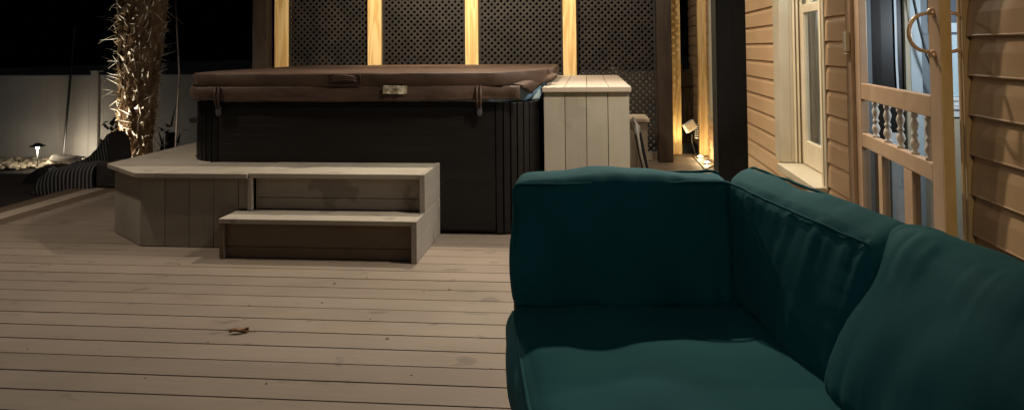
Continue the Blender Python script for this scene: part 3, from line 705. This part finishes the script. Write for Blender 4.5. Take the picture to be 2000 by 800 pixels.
bm = BM(); wbox(bm, .327, .80, HY-.014, HY, 0, .808); mesh('lower_panel', bm, M['trim'], ent)
bm = BM(); wbox(bm, .80, .82, 1.2, HY, 0, 2.3); wbox(bm, .10, .80, HY+.002, HY+.05, 0, 2.6); mesh('hall_wall', bm, M['blue_gray'], ent)
bm = BM(); tube(bm, [WM @ Vector(p) for p in ((.262, HY-.09, 1.45), (.272, HY-.09, 1.35), (.295, HY-.09, 1.22), (.320, HY-.09, 1.10), (.355, HY-.09, 1.00), (.40, HY-.09, .90))], .006, 8); mesh('cable', bm, M['blackmetal'], ent, smooth=True)
lamp('hall_lamp', WM @ Vector((.56, 2.85, 1.25)), 8.0, (.80, .90, 1.0), .08)
lamp('room_lamp', WM @ Vector((.15, 4.35, 2.2)), 30.0, (.82, .92, 1.0), .10)
# screen door, a little ajar, hinged at its far side
DA = R(5.8)
DM = Matrix.Translation(WM @ Vector((-.0, DY1-.005, 0))) @ Matrix.Rotation(-DA, 4, 'Z')    # local: y runs back towards the far side, x into the house
sd = bpy.data.objects.new('screen_door', None); col.objects.link(sd); sd.parent = house
DW = 1.02; TH = .032
def dbox(bm, t0, t1, z0, z1, x0=-.016, x1=.016): box(bm, x0, x1, -t1, -t0, z0, z1, DM)
OFF = .075
T = lambda t: t+OFF
bm = BM(); dbox(bm, 0, OFF+.004, .01, 2.15); mesh('stile', bm, M['door_paint'], sd, bevel=.003)
bm = BM(); dbox(bm, T(.845), T(.940), .01, 2.15); mesh('stile', bm, M['door_paint'], sd, bevel=.003)
bm = BM(); dbox(bm, T(.941), T(.945), .01, 2.15, -.0155, .0155); mesh('lit_edge', bm, M['door_edge'], sd)
for z0, z1 in ((.913, .98), (.714, .770), (.02, .16), (2.05, 2.15)):
    bm = BM(); dbox(bm, T(.005), T(.844), z0, z1, -.015, .015); mesh('rail', bm, M['door_paint'], sd, bevel=.003)
for a, b in ((.235, .285), (.55, .64)):
    bm = BM(); dbox(bm, T(a), T(b), .161, .713, -.014, .014); mesh('mullion', bm, M['door_paint'], sd, bevel=.003)
sp = None
for i, tt in enumerate((.165, .325, .483, .637, .777)):
    if sp is None:
        bm = BM(); prof = [(.013, 0), (.013, .010), (.008, .014), (.011, .022), (.016, .036), (.012, .050), (.007, .058), (.012, .063), (.012, .070), (.0075, .076), (.011, .088), (.015, .104), (.010, .118), (.008, .124), (.013, .130), (.013, .142)]
        lathe(bm, prof, (0, 0, 0), 16); sp = mesh('spindle', bm, M['spindle'], sd, smooth=True); o = sp
    else: o = sp.copy(); col.objects.link(o); o.parent = sd
    o.location = DM @ Vector((0, -T(tt), .7705))
bm = BM(); dbox(bm, T(.005), T(.844), .165, .710, .0145, .0165); mesh('lower_glass', bm, M['screen'], sd)
for s in (-1, 1):
    bm = BM(); pts = []
    for i in range(15):
        a = math.pi*i/14; pts.append(DM @ Vector((s*(.016+.070*math.sin(a)**.7), -T(.89), 1.178+.060*math.cos(a))))
    tube(bm, pts, [.0052+.0012*math.sin(math.pi*i/14) for i in range(15)], 10)
    for zc in (1.243, 1.113): lathe(bm, [(.013, -.012), (.015, -.004), (.012, .006), (.005, .012)], DM @ Vector((s*.019, -T(.89), zc)), 12)
    mesh('pull_handle', bm, M['brass'], sd, smooth=True)
rebase(house)

# ============================================================ SOFA
SM = Matrix.Rotation(R(9.6), 4, 'Z')
sofa = thing('sectional_sofa', 'corner of an outdoor sectional sofa with teal canvas cushions', 'sofa', (.2, 1.5, 0))
def cushion(name, cor, rad=.04, n=34, puff=.02, dent=0, seed=0, thick=2, wr=.004, pleat=.006, piping=(), crease=None, mat='teal', low=.010):
    """cor: 8 corners indexed [u][v][w] (0/1). thick = index of the thin axis. Rounded box mapped to the corners, puffed and wrinkled."""
    C = [[[Vector(cor[i][j][k]) for k in (0, 1)] for j in (0, 1)] for i in (0, 1)]
    dims = [ (C[1][0][0]-C[0][0][0]).length/2+(C[1][1][1]-C[0][1][1]).length/2, (C[0][1][0]-C[0][0][0]).length/2+(C[1][1][1]-C[1][0][1]).length/2, (C[0][0][1]-C[0][0][0]).length/2+(C[1][1][1]-C[1][1][0]).length/2]
    dims = [d/2 for d in dims]
    def tri(p):
        u, v, w_ = [(q+1)/2 for q in p]
        a = C[0][0][0].lerp(C[1][0][0], u).lerp(C[0][1][0].lerp(C[1][1][0], u), v)
        b = C[0][0][1].lerp(C[1][0][1], u).lerp(C[0][1][1].lerp(C[1][1][1], u), v)
        return a.lerp(b, w_)
    def surf(p):
        q = [p[i]*dims[i] for i in range(3)]
        rr = min(rad, min(dims)*.95)
        inn = [max(-(dims[i]-rr), min(dims[i]-rr, q[i])) for i in range(3)]
        d = Vector([q[i]-inn[i] for i in range(3)]); 
        if d.length > 1e-9: d.normalize()
        pos = [inn[i]+rr*d[i] for i in range(3)]
        k = [pos[i]/dims[i] for i in range(3)]
        e = [1-min(1, abs(x))**2.2 for x in k]
        a, b = [i for i in range(3) if i != thick]
        amt = puff*e[a]**.75*e[b]**.75
        k[thick] += (1 if k[thick] > 0 else -1)*amt/dims[thick]*min(1, abs(k[thick])*1.4)
        # the thin sides belly a little too
        for ax, ot in ((a, b), (b, a)):
            if abs(k[ax]) > .8: k[ax] += (1 if k[ax] > 0 else -1)*low*(1-abs(k[thick])**2 if abs(k[thick]) < 1 else 0)*e[ot]**.4/dims[ax]
        return k
    bm = BM(); vmap = {}
    # denser towards the edges
    ts = [math.sin((i/n-.5)*math.pi)*.35+(i/n-.5)*2*.65 for i in range(n+1)]
    def V(p):
        key = tuple(round(x, 5) for x in p)
        if key not in vmap: vmap[key] = (bm.verts.new(tri(surf(p))), p)
        return vmap[key][0]
    for ax in range(3):
        a, b = [i for i in range(3) if i != ax]
        for s in (-1, 1):
            for i in range(n):
                for j in range(n):
                    q = []
                    for di, dj in ((0, 0), (1, 0), (1, 1), (0, 1)):
                        p = [0, 0, 0]; p[ax] = s; p[a] = ts[i+di]; p[b] = ts[j+dj]; q.append(V(p))
                    bm.faces.new(q)
    bmesh.ops.recalc_face_normals(bm, faces=bm.faces[:]); bm.normal_update()
    moves = []
    a, b = [i for i in range(3) if i != thick]
    for v, p in vmap.values():
        k = surf(p); pos = v.co
        da = (1-abs(k[a]))*dims[a]; db = (1-abs(k[b]))*dims[b]
        d = 0
        # large soft folds
        d += noise.noise(pos*4.5+Vector((seed, 0, 0)))*wr*1.6+noise.noise(Vector((pos.x*9, pos.y*9, pos.z*5))+Vector((0, seed, 0)))*wr*.8
        # pleats running in from the seams
        for dist, ot in ((da, b), (db, a)):
            s = k[ot]*dims[ot]
            ph = noise.noise(Vector((s*30+seed, (1 if k[b if ot == a else a] > 0 else -1)*3, seed)))
            ph2 = noise.noise(Vector((s*62+seed, 5, seed)))
            on = (1 if abs(k[thick]) > .55 else .35)*(.35 if ot == b else 1)
            d += (ph+.5*ph2)*pleat*math.exp(-max(0, dist-.02)/.065)*on*min(1, dist/.012+.1)
        # seam: a slight valley just inside the piping
        if crease: d += crease(k, pos)
        moves.append((v, v.normal*d))
    for v, m_ in moves: v.co += m_
    vm = {id(v): v.co.copy() for v, _ in vmap.values()}
    o = mesh(name, bm, M[mat], sofa, smooth=True)
    sub = o.modifiers.new('sub', 'SUBSURF'); sub.levels = 1; sub.render_levels = 1
    for side, r_ in piping:
        loop = []
        m_ = 60; e = 1.0
        for aa, bb, d_ in ((a, b, 1), (b, a, 1), (a, b, -1), (b, a, -1)):
            pass
        sq = []
        for i in range(m_): sq.append((-1+2*i/m_, -1))
        for i in range(m_): sq.append((1, -1+2*i/m_))
        for i in range(m_): sq.append((1-2*i/m_, 1))
        for i in range(m_): sq.append((-1, 1-2*i/m_))
        for x, y in sq:
            p = [0, 0, 0]; p[thick] = side; p[a] = x; p[b] = y
            k = surf(p); pos = tri(k)
            s_ = x if abs(y) >= 1 else y
            loop.append(pos+Vector([noise.noise(pos*25+Vector((j*7, seed, 0)))*.003 for j in range(3)]))
        bm = BM(); tube(bm, loop, r_, 6, closed=True); mesh('piping', bm, M['teal'], o, smooth=True)
    return o
def cor(f): return [[[f(i, j, k) for k in (0, 1)] for j in (0, 1)] for i in (0, 1)]
# seat: u across, v away from the camera, w up
def seat_c(i, j, k):
    p = SM @ Vector((( .0, .86)[i], (.35, 2.03)[j], 0)); 
    return Vector((p.x+.115-(0, .0)[k], p.y-.0, (.30, .462)[k]))
seat_o = cushion('seat_cushion', cor(seat_c), rad=.055, n=60, puff=.018, seed=2, thick=2, wr=.008, pleat=.0035, piping=((1, .0045),), low=.022)
# back cushion facing the camera. u across, v up, w away (thickness)
B1 = {(0,0,0): (-.200, 1.945, .452), (1,0,0): (.385, 2.000, .452), (0,1,0): (-.208, 1.970, .786), (1,1,0): (.385, 2.025, .788),
      (0,0,1): (-.205, 2.105, .452), (1,0,1): (.375, 2.150, .452), (0,1,1): (-.202, 2.115, .790), (1,1,1): (.375, 2.165, .796)}
cushion('back_cushion', cor(lambda i, j, k: B1[(i, j, k)]), rad=.032, n=56, puff=.024, seed=11, thick=2, wr=.010, pleat=.006, piping=((-1, .0045), (1, .0045)), low=.008)
# right-hand cushion, twisted: upright at the far end, leaning at the near end. u along (far->near), v up, w outwards
B2 = {(0,0,0): (.366, 2.06, .455), (1,0,0): (.465, 1.50, .455), (0,1,0): (.352, 2.05, .790), (1,1,0): (.575, 1.585, .735),
      (0,0,1): (.530, 2.11, .455), (1,0,1): (.660, 1.55, .455), (0,1,1): (.455, 2.19, .812), (1,1,1): (.690, 1.635, .765)}
cushion('back_cushion', cor(lambda i, j, k: B2[(i, j, k)]), rad=.036, n=60, puff=.024, seed=23, thick=2, wr=.010, pleat=.007, piping=((-1, .0035), (1, .004)), low=.008)
B3 = {(0,0,0): (.440, 1.535, .455), (1,0,0): (.515, .90, .455), (0,1,0): (.628, 1.66, .765), (1,1,0): (.690, 1.02, .785),
      (0,0,1): (.630, 1.56, .455), (1,0,1): (.70, .92, .455), (0,1,1): (.750, 1.68, .745), (1,1,1): (.830, 1.03, .775)}
cushion('back_cushion', cor(lambda i, j, k: B3[(i, j, k)]), rad=.05, n=60, puff=.030, seed=37, thick=2, wr=.012, pleat=.006, piping=((1, .004),), low=.012)
# frame
bm = BM()
def sbox(x0, x1, y0, y1, z0, z1): 
    Mx = Matrix.Translation((.115, 0, 0)) @ SM
    box(bm, x0, x1, y0, y1, z0, z1, Mx)
sbox(.03, 1.0, .35, 2.22, .09, .292); mesh('base_frame', bm, M['wicker'], sofa, bevel=.01)
bm = BM(); sbox(.035, .98, 2.2205, 2.29, .09, .66); mesh('back_panel', bm, M['wicker'], sofa, bevel=.01)
bm = BM(); sbox(1.0, 1.06, .35, 2.20, .09, .58); mesh('back_panel', bm, M['wicker'], sofa, bevel=.01)
for x, y in ((.06, .40), (.06, 2.2), (1.0, .4), (1.0, 2.2)):
    bm = BM(); sbox(x, x+.05, y, y+.05, .003, .089); mesh('leg', bm, M['blackmetal'], sofa)
rebase(sofa)

# ---------------------------------------------------------------- dry leaf on the deck
bm = BM(); rows = []
for i in range(11):
    s = i/10; wd = .011*math.sin(math.pi*min(1, s*1.05))**.7+.0006
    x = -1.455+.075*s; y = 2.90+.018*s
    rows.append([bm.verts.new((x, y+wd*k, .004+.010*abs(k)+.004*math.sin(s*6+k)+.008*s*(k > 0))) for k in (-1, -.5, 0, .5, 1)])
for A, B in zip(rows, rows[1:]):
    for j in range(4): bm.faces.new((A[j], A[j+1], B[j+1], B[j]))
tube(bm, [(-1.385, 2.917, .006), (-1.365, 2.922, .004), (-1.35, 2.921, .004)], .0012, 5)
tube(bm, [(-1.395, 2.915, .010), (-1.405, 2.935, .018)], .0014, 5)
lf = mesh('dry_leaf', bm, M['leaf'], smooth=True); s = lf.modifiers.new('solid', 'SOLIDIFY'); s.thickness = .0012
tag(lf, 'curled dry brown leaf lying on the deck boards', 'leaf')

# crumbs and pale specks lying on the deck
rnd = random.Random(21)
bm = BM()
for i in range(60):
    x = rnd.uniform(-3.6, -.1); y = rnd.uniform(2.0, 3.9); s = rnd.uniform(.0015, .0045)
    if i < 6: x, y = ((-1.245, 3.56), (-.25, 3.4), (-2.9, 3.35), (-1.2, 3.88), (-.8, 2.9), (-2.2, 3.82))[i]; s = .006
    bmesh.ops.create_icosphere(bm, subdivisions=1, radius=s, matrix=Matrix.Translation((x, y, .002)) @ Matrix.Diagonal((1.6, 1, .5, 1)))
tag(mesh('debris_specks', bm, M['leaf']), kind='stuff')
# ============================================================ GARDEN
# vinyl fence
t = thing('vinyl_fence', 'white vinyl privacy fence at the back of the garden', 'fence', (-7, 9.85, -.38))
FY = 9.85
bm = BM()
x = -12.0
while x < 1.4:
    xa, xb = x, x+.2245
    box(bm, xa, xb, FY, FY+.03, -.34, .785)
    x += .2255
mesh('panel', bm, M['fence'], t, bevel=.003)
bm = BM(); box(bm, -12.0, 1.4, FY-.012, FY+.042, .786, .825); mesh('top_rail', bm, M['fence'], t, bevel=.004)
bm = BM(); box(bm, -12.0, 1.4, FY-.012, FY+.042, -.37, -.341); mesh('bottom_rail', bm, M['fence'], t, bevel=.004)
for px_ in (-9.40, -6.975, -4.55, -2.12, .3):
    bm = BM(); box(bm, px_, px_+.105, FY-.045, FY-.0125, -.375, .86); box(bm, px_-.008, px_+.113, FY-.053, FY+.07, .861, .885); mesh('post', bm, M['fence'], t, bevel=.004)
rebase(t)

# palm
PX_, PY_ = -4.68, 7.3
palm = thing('palm_tree', 'shaggy palm trunk with curled dry leaf stubs, lit from below', 'palm tree', (PX_, PY_, -.38))
def ptr(z):   # radius, centre by height
    u = (z+.38)/3.6
    return .148+.075*max(0, min(1, (z-.2)/1.3)), PX_+.065*(z-.1)*.5+.0
bm = BM(); rings = []
nz, na = 90, 48
for i in range(nz+1):
    z = -.38+3.7*i/nz; r, cx = ptr(z); ring = []
    for k in range(na):
        a = k*2*math.pi/na
        rr = r*(1+.10*noise.noise(Vector((math.cos(a)*2.5, math.sin(a)*2.5, z*5)))+.10*noise.noise(Vector((math.cos(a)*7, math.sin(a)*7, z*16))))
        # diamond pattern of leaf bases
        rr += .012*(math.sin(a*5+z*22)*math.sin(a*5-z*22))
        ring.append(bm.verts.new((cx+rr*math.cos(a), PY_+rr*math.sin(a), z)))
    rings.append(ring)
for A, B in zip(rings, rings[1:]):
    for k in range(na): bm.faces.new((A[k], A[(k+1) % na], B[(k+1) % na], B[k]))
bm.faces.new(rings[-1]); bm.faces.new(rings[0][::-1])
tr = mesh('trunk', bm, M['palm'], palm, smooth=True)
rnd = random.Random(5)
bm = BM()
def tongue(base, dirn, up, ln, wd, curl, n=6):
    """flat curved strip leaving the trunk along dirn and bending by curl towards up"""
    side = dirn.cross(up).normalized(); L_ = []; p = base.copy(); d = dirn.copy()
    for i in range(n+1):
        s = i/n; w_ = wd*(1-.75*s**1.5)
        L_.append((bm.verts.new(p-side*w_/2), bm.verts.new(p+side*w_/2), bm.verts.new(p+up*.0035+d.cross(side)*.003)))
        p = p+d*ln/n; d = (d+up*curl/n).normalized()
    for A, B in zip(L_, L_[1:]):
        bm.faces.new((A[0], A[1], B[1], B[0])); bm.faces.new((A[1], A[2], B[2], B[1])); bm.faces.new((A[2], A[0], B[0], B[2]))
zz = -.35; k = 0
while zz < 2.9:
    r, cx = ptr(zz)
    for q in range(5):
        a = k*2.39996+rnd.uniform(-.25, .25); k += 1
        z_ = zz+rnd.uniform(-.02, .02)
        rad_ = Vector((math.cos(a), math.sin(a), 0))
        base = Vector((cx, PY_, z_))+rad_*(r*.93)
        big = rnd.random()
        if big < .62: ln, wd, curl, lift = rnd.uniform(.06, .12), rnd.uniform(.014, .034), rnd.uniform(-1.4, 2.4), rnd.uniform(.0, 1.6)
        elif big < .85: ln, wd, curl, lift = rnd.uniform(.12, .21), rnd.uniform(.012, .022), rnd.uniform(-1.6, .9), rnd.uniform(-.3, 1.0)
        else: ln, wd, curl, lift = rnd.uniform(.16, .30), rnd.uniform(.008, .013), rnd.uniform(-.8, .5), rnd.uniform(-.9, .9)
        d = (rad_+Vector((-rad_.y, rad_.x, 0))*rnd.uniform(-.8, .8)+Vector((0, 0, lift))).normalized()
        tongue(base, d, Vector((rnd.uniform(-.3, .3), rnd.uniform(-.3, .3), 1)).normalized(), ln, wd, curl)
    zz += .021
st = mesh('leaf_stubs', bm, M['stub'], palm, smooth=False); st['kind'] = 'stuff'
bm = BM()
for i in range(2600):
    z_ = rnd.uniform(-.35, 2.6); a = rnd.uniform(0, 6.283); r, cx = ptr(z_)
    rad_ = Vector((math.cos(a), math.sin(a), 0)); p = Vector((cx, PY_, z_))+rad_*(r*.98)
    d = (rad_*rnd.uniform(.2, 1)+Vector((-rad_.y, rad_.x, 0))*rnd.uniform(-1, 1)+Vector((0, 0, rnd.uniform(-.8, 1)))).normalized()
    ln = rnd.uniform(.03, .08); s = Vector((-rad_.y, rad_.x, 0)).cross(d)*.0016
    m1 = p+d*ln*.5+rad_*.004; e_ = p+d*ln-Vector((0, 0, ln*.25)); s2 = d.cross(s).normalized()*.0016
    v = [bm.verts.new(x) for x in (p-s2, p+s2, m1+s2, e_, m1-s2)]; bm.faces.new(v)
fb = mesh('bark_fibres', bm, M['fibre'], palm); fb['kind'] = 'stuff'
bm = BM()
for i in range(22):
    a = i*2.39996; el = .9-1.7*(i/22); d = Vector((math.cos(a)*math.cos(el), math.sin(a)*math.cos(el), math.sin(el))); p = Vector((ptr(3.2)[1], PY_, 3.3)); sp_ = []
    for j in range(9): sp_.append(p.copy()); p = p+d*.14; d = (d+Vector((0, 0, -.10))).normalized()
    tube(bm, sp_, [.012-.001*j for j in range(9)], 5)
    for j in range(28):
        b = (j/27-.5)*2.6; sd_ = d.cross(Vector((0, 0, 1))).normalized(); dd = (d*math.cos(b)+sd_*math.sin(b)).normalized()
        q = sp_[-1]; n_ = dd.cross(Vector((0, 0, 1))).normalized()*.014
        v = [bm.verts.new(x) for x in (q-n_*.2, q+n_*.2, q+dd*.35+n_, q+dd*.65+Vector((0, 0, -.12)), q+dd*.35-n_)]; bm.faces.new(v)
mesh('crown', bm, M['leafgreen'], palm)
rebase(palm)
lamp('palm_uplight_lamp', (-5.10, 6.96, -.10), 62, (1, .90, .72), .03, (PX_-.06, PY_, .34), 96, .35)

# garden path lamp
t = thing('path_lamp', 'small black mushroom path lamp among the stones by the fence', 'path lamp', (-7.17, 9.05, -.38))
LXp, LYp = -7.17, 9.05
bm = BM(); tube(bm, [(LXp, LYp, -.38), (LXp, LYp, -.08)], .009, 8); mesh('stem', bm, M['graymetal'], t, smooth=True)
bm = BM(); lathe(bm, [(.100, -.075), (.098, -.070), (.050, -.050), (.030, -.035), (.008, -.030)], (LXp, LYp, 0), 24); mesh('cap', bm, M['blackmetal'], t, smooth=True)
bm = BM(); lathe(bm, [(.016, -.105), (.020, -.100), (.020, -.080), (.014, -.078)], (LXp, LYp, 0), 12); mesh('bulb', bm, emit('path_bulb', (1, .93, .8), 6), t)
rebase(t)
lamp('path_lamp_bulb', (LXp, LYp-.035, -.10), 1.6, (1, .90, .72), .015)
# a second one, hidden behind the covers, that lights the fence foot
t = thing('path_lamp', 'low path lamp half hidden behind the pale flagstone at the fence foot', 'path lamp', (-6.95, 9.62, -.38))
bm = BM(); tube(bm, [(-6.95, 9.62, -.38), (-6.95, 9.62, -.30)], .009, 8); mesh('stem', bm, M['graymetal'], t, smooth=True)
bm = BM(); lathe(bm, [(.040, -.300), (.035, -.292), (.012, -.285)], (-6.95, 9.62, 0), 20); mesh('cap', bm, M['blackmetal'], t, smooth=True)
rebase(t)
lamp('fence_foot_lamp', (-7.05, 9.36, -.25), 3.0, (1, .90, .74), .04)

# stones
rnd = random.Random(3)
bm = BM()
for i in range(520):
    x = rnd.uniform(-8.4, -5.4); y = rnd.uniform(9.0, 9.75)
    if x > -6.9 and rnd.random() < .5: continue
    s = rnd.uniform(.02, .05); c = Vector((x, y, -.38+s*.35+rnd.uniform(0, .03)))
    Mx = Matrix.Translation(c) @ Matrix.Rotation(rnd.uniform(0, 6), 4, 'Z') @ Matrix.Diagonal((s*rnd.uniform(.8, 1.6), s, s*rnd.uniform(.5, .8), 1))
    g = bmesh.ops.create_icosphere(bm, subdivisions=2, radius=1, matrix=Mx)
    for v in g['verts']: v.co += (v.co-c)*.25*noise.noise(v.co*18)
tag(mesh('gravel', bm, M['stone'], smooth=True), 'pale river stones heaped along the fence foot', 'stones', kind='stuff')
def rock(x, y, sx_, sy_, sz_, rz, label, tilt=0, mat='slab', zc=-.33):
    bm = BM(); Mx = Matrix.Translation((x, y, zc)) @ Matrix.Rotation(rz, 4, 'Z') @ Matrix.Rotation(tilt, 4, 'Y')
    g = bmesh.ops.create_cube(bm, size=1, matrix=Matrix.Identity(4)); bmesh.ops.subdivide_edges(bm, edges=bm.edges[:], cuts=5, use_grid_fill=True)
    for v in bm.verts:
        v.co = v.co*(1-.12*(v.co.length > .7)); n_ = noise.noise_vector(v.co*2.3+Vector((x, y, 0)))*.10
        v.co = Mx @ Vector(((v.co.x+n_.x)*sx_, (v.co.y+n_.y)*sy_, (v.co.z+n_.z)*sz_))
    tag(mesh('flat_stone', bm, M[mat], smooth=True), label, 'stone', 'flat stones by the path lamp')
rock(-6.92, 9.25, .34, .22, .10, .2, 'flat pale stone right of the path lamp, lying highest', R(8), zc=-.27)
rock(-6.62, 9.05, .22, .16, .07, -.3, 'small pale stone at the edge of the charcoal cover', R(-14), zc=-.30)

# charcoal cover heap
def heap(name, outline, y0, y1, zb, label, cat, mat, seed, n=36, m_=14, uvs=False, slant=False):
    """outline: (x, ztop) list; a draped mound whose crest follows the outline"""
    bm = BM(); uvl = bm.loops.layers.uv.new('UVMap') if uvs else None
    def zt(x):
        for (xa, za), (xb, zb_) in zip(outline, outline[1:]):
            if xa <= x <= xb: s = (x-xa)/(xb-xa); s = s*s*(3-2*s); return za+(zb_-za)*s
        return outline[-1][1]
    x0, x1 = outline[0][0], outline[-1][0]; rows = []
    for i in range(n+1):
        x = x0+(x1-x0)*i/n; row = []
        for j in range(m_+1):
            a = math.pi*j/m_; c, s = math.cos(a), math.sin(a)
            cc = math.copysign(abs(c)**.45, c); ss = s**.55 if s > 0 else 0
            h = zt(x)-zb; y = (y0+y1)/2-(y1-y0)/2*cc; 
            nn = noise.noise(Vector((x*5+seed, y*5, s*2)))*.020+noise.noise(Vector((x*14, y*14+seed, s*4)))*.007
            row.append(bm.verts.new((x-.10*ss*h*(1 if uvs else 0), y+nn*.6, zb+max(0, h)*ss+nn*ss)))
        rows.append(row)
    for i, (A, B) in enumerate(zip(rows, rows[1:])):
        for j in range(m_):
            f = bm.faces.new((A[j], B[j], B[j+1], A[j+1]))
            if uvs:
                for lp, (u, v) in zip(f.loops, ((i, j), (i+1, j), (i+1, j+1), (i, j+1))): lp[uvl].uv = ((u/n+(.45*v/m_ if slant else 0)), v/m_)
    bm.faces.new(rows[0][::-1]); bm.faces.new(rows[-1])
    return tag(mesh(name, bm, M[mat], smooth=True), label, cat)
heap('furniture_cover', [(-5.24, -.05), (-5.20, .03), (-5.10, .075), (-5.0, .065), (-4.9, .04), (-4.8, .07), (-4.68, .11), (-4.58, .12)], 6.42, 6.80, -.058, 'low charcoal fabric heap lying left of the striped bundle', 'cover', 'heap', 4)
# striped bundle: lower roll and the rising fold behind
heap('striped_roll', [(-4.70, -.04), (-4.64, .09), (-4.58, .14), (-4.50, .165), (-4.38, .175), (-4.28, .185), (-4.18, .195), (-4.14, .19)], 5.86, 6.20, -.055, 'black and white striped fabric roll at the left deck edge', 'fabric roll', 'striped', 8, n=60, m_=24, uvs=True)
bm = BM(); box(bm, -4.135, -3.80, 5.88, 6.2, .003, .205); tag(mesh('dark_box', bm, M['heap'], bevel=.02), 'dark fabric-covered block between the striped roll and the platform', 'block')
heap('striped_fold', [(-4.70, .10), (-4.60, .15), (-4.50, .20), (-4.42, .27), (-4.36, .34), (-4.30, .40), (-4.26, .42)], 6.26, 6.62, -.055, 'striped fabric fold rising behind the roll at the palm foot', 'fabric fold', 'striped', 15, slant=True, n=60, m_=24, uvs=True)

bm = BM(); rows = []
for i in range(9):
    rows.append([bm.verts.new((-4.98+.022*i+.010*math.sin(j*2+i), 6.44-.004*j+.012*math.sin(i*1.7), .045+.052*abs(math.sin(i*.55+.5))*(j/3)+.006*math.sin(i*3))) for j in range(4)])
for A, B in zip(rows, rows[1:]):
    for j in range(3): bm.faces.new((A[j], A[j+1], B[j+1], B[j]))
wf = mesh('glint_piece', bm, M['white']); q_ = wf.modifiers.new('solid', 'SOLIDIFY'); q_.thickness = .002  # white sheet added for the glint on the cover
tag(wf, 'crumpled white piece standing for a glint on the charcoal cover', 'scrap')
# spiky leaves added in place of an unidentified dark silhouette behind the palm
rnd = random.Random(9)
t = thing('spiky_silhouette', 'dark spiky silhouette in front of the fence right of the palm', 'plant', (-5.35, 9.1, -.38))
bm = BM()
for i in range(46):
    a = rnd.uniform(0, 6.283); el = rnd.uniform(.1, 1.45); d = Vector((math.cos(a)*math.cos(el), math.sin(a)*math.cos(el), math.sin(el))); p = Vector((-5.38+rnd.uniform(-.12, .12), 9.1, -.05+rnd.uniform(-.3, .25)))
    sd_ = d.cross(Vector((0, 0, 1))).normalized(); ln = rnd.uniform(.12, .30); pr = []
    for j in range(6):
        w_ = .030*(1-j/5.2); pr.append((bm.verts.new(p-sd_*w_), bm.verts.new(p+sd_*w_))); p = p+d*ln/5; d = (d+Vector((0, 0, -.10))).normalized()
    for A, B in zip(pr, pr[1:]): bm.faces.new((A[0], A[1], B[1], B[0]))
mesh('leaves', bm, M['plantdark'], t)
bm = BM(); tube(bm, [(-5.38, 9.1, -.38), (-5.37, 9.1, .1)], .06, 8); mesh('stem', bm, M['plantdark'], t)
rebase(t)
t = thing('leafy_shrub', 'dark shrub silhouette just behind the left side of the palm', 'shrub', (-5.7, 8.4, -.38))
bm = BM()
for i in range(240):
    c = Vector((-5.62+rnd.gauss(0, .07), 8.4+rnd.gauss(0, .08), .02+rnd.uniform(-.35, .32))); a = Vector((rnd.uniform(-1, 1), rnd.uniform(-1, 1), rnd.uniform(-1, 1))).normalized(); b = a.orthogonal().normalized()*.018
    v = [bm.verts.new(x) for x in (c-a*.04, c+b, c+a*.04, c-b)]; bm.faces.new(v)
mesh('leaves', bm, M['plantdark'], t)
bm = BM(); tube(bm, [(-5.62, 8.4, -.38), (-5.62, 8.4, .2)], .02, 6); mesh('stem', bm, M['plantdark'], t)
rebase(t)
# thin poles
bm = BM(); tube(bm, [(-7.12, 9.45, -.40), (-7.04, 9.47, .75), (-6.98, 9.48, 1.5)], .015, 8); tag(mesh('garden_stake', bm, M['blackmetal'], smooth=True), 'thin black stake leaning against the white fence', 'stake')
bm = BM(); tube(bm, [(-4.62, 7.9, -.40), (-4.56, 7.9, .9), (-4.66, 7.9, 2.6)], .010, 8); tag(mesh('support_pole', bm, M['strap'], smooth=True), 'thin dark pole standing right behind the palm trunk', 'pole')
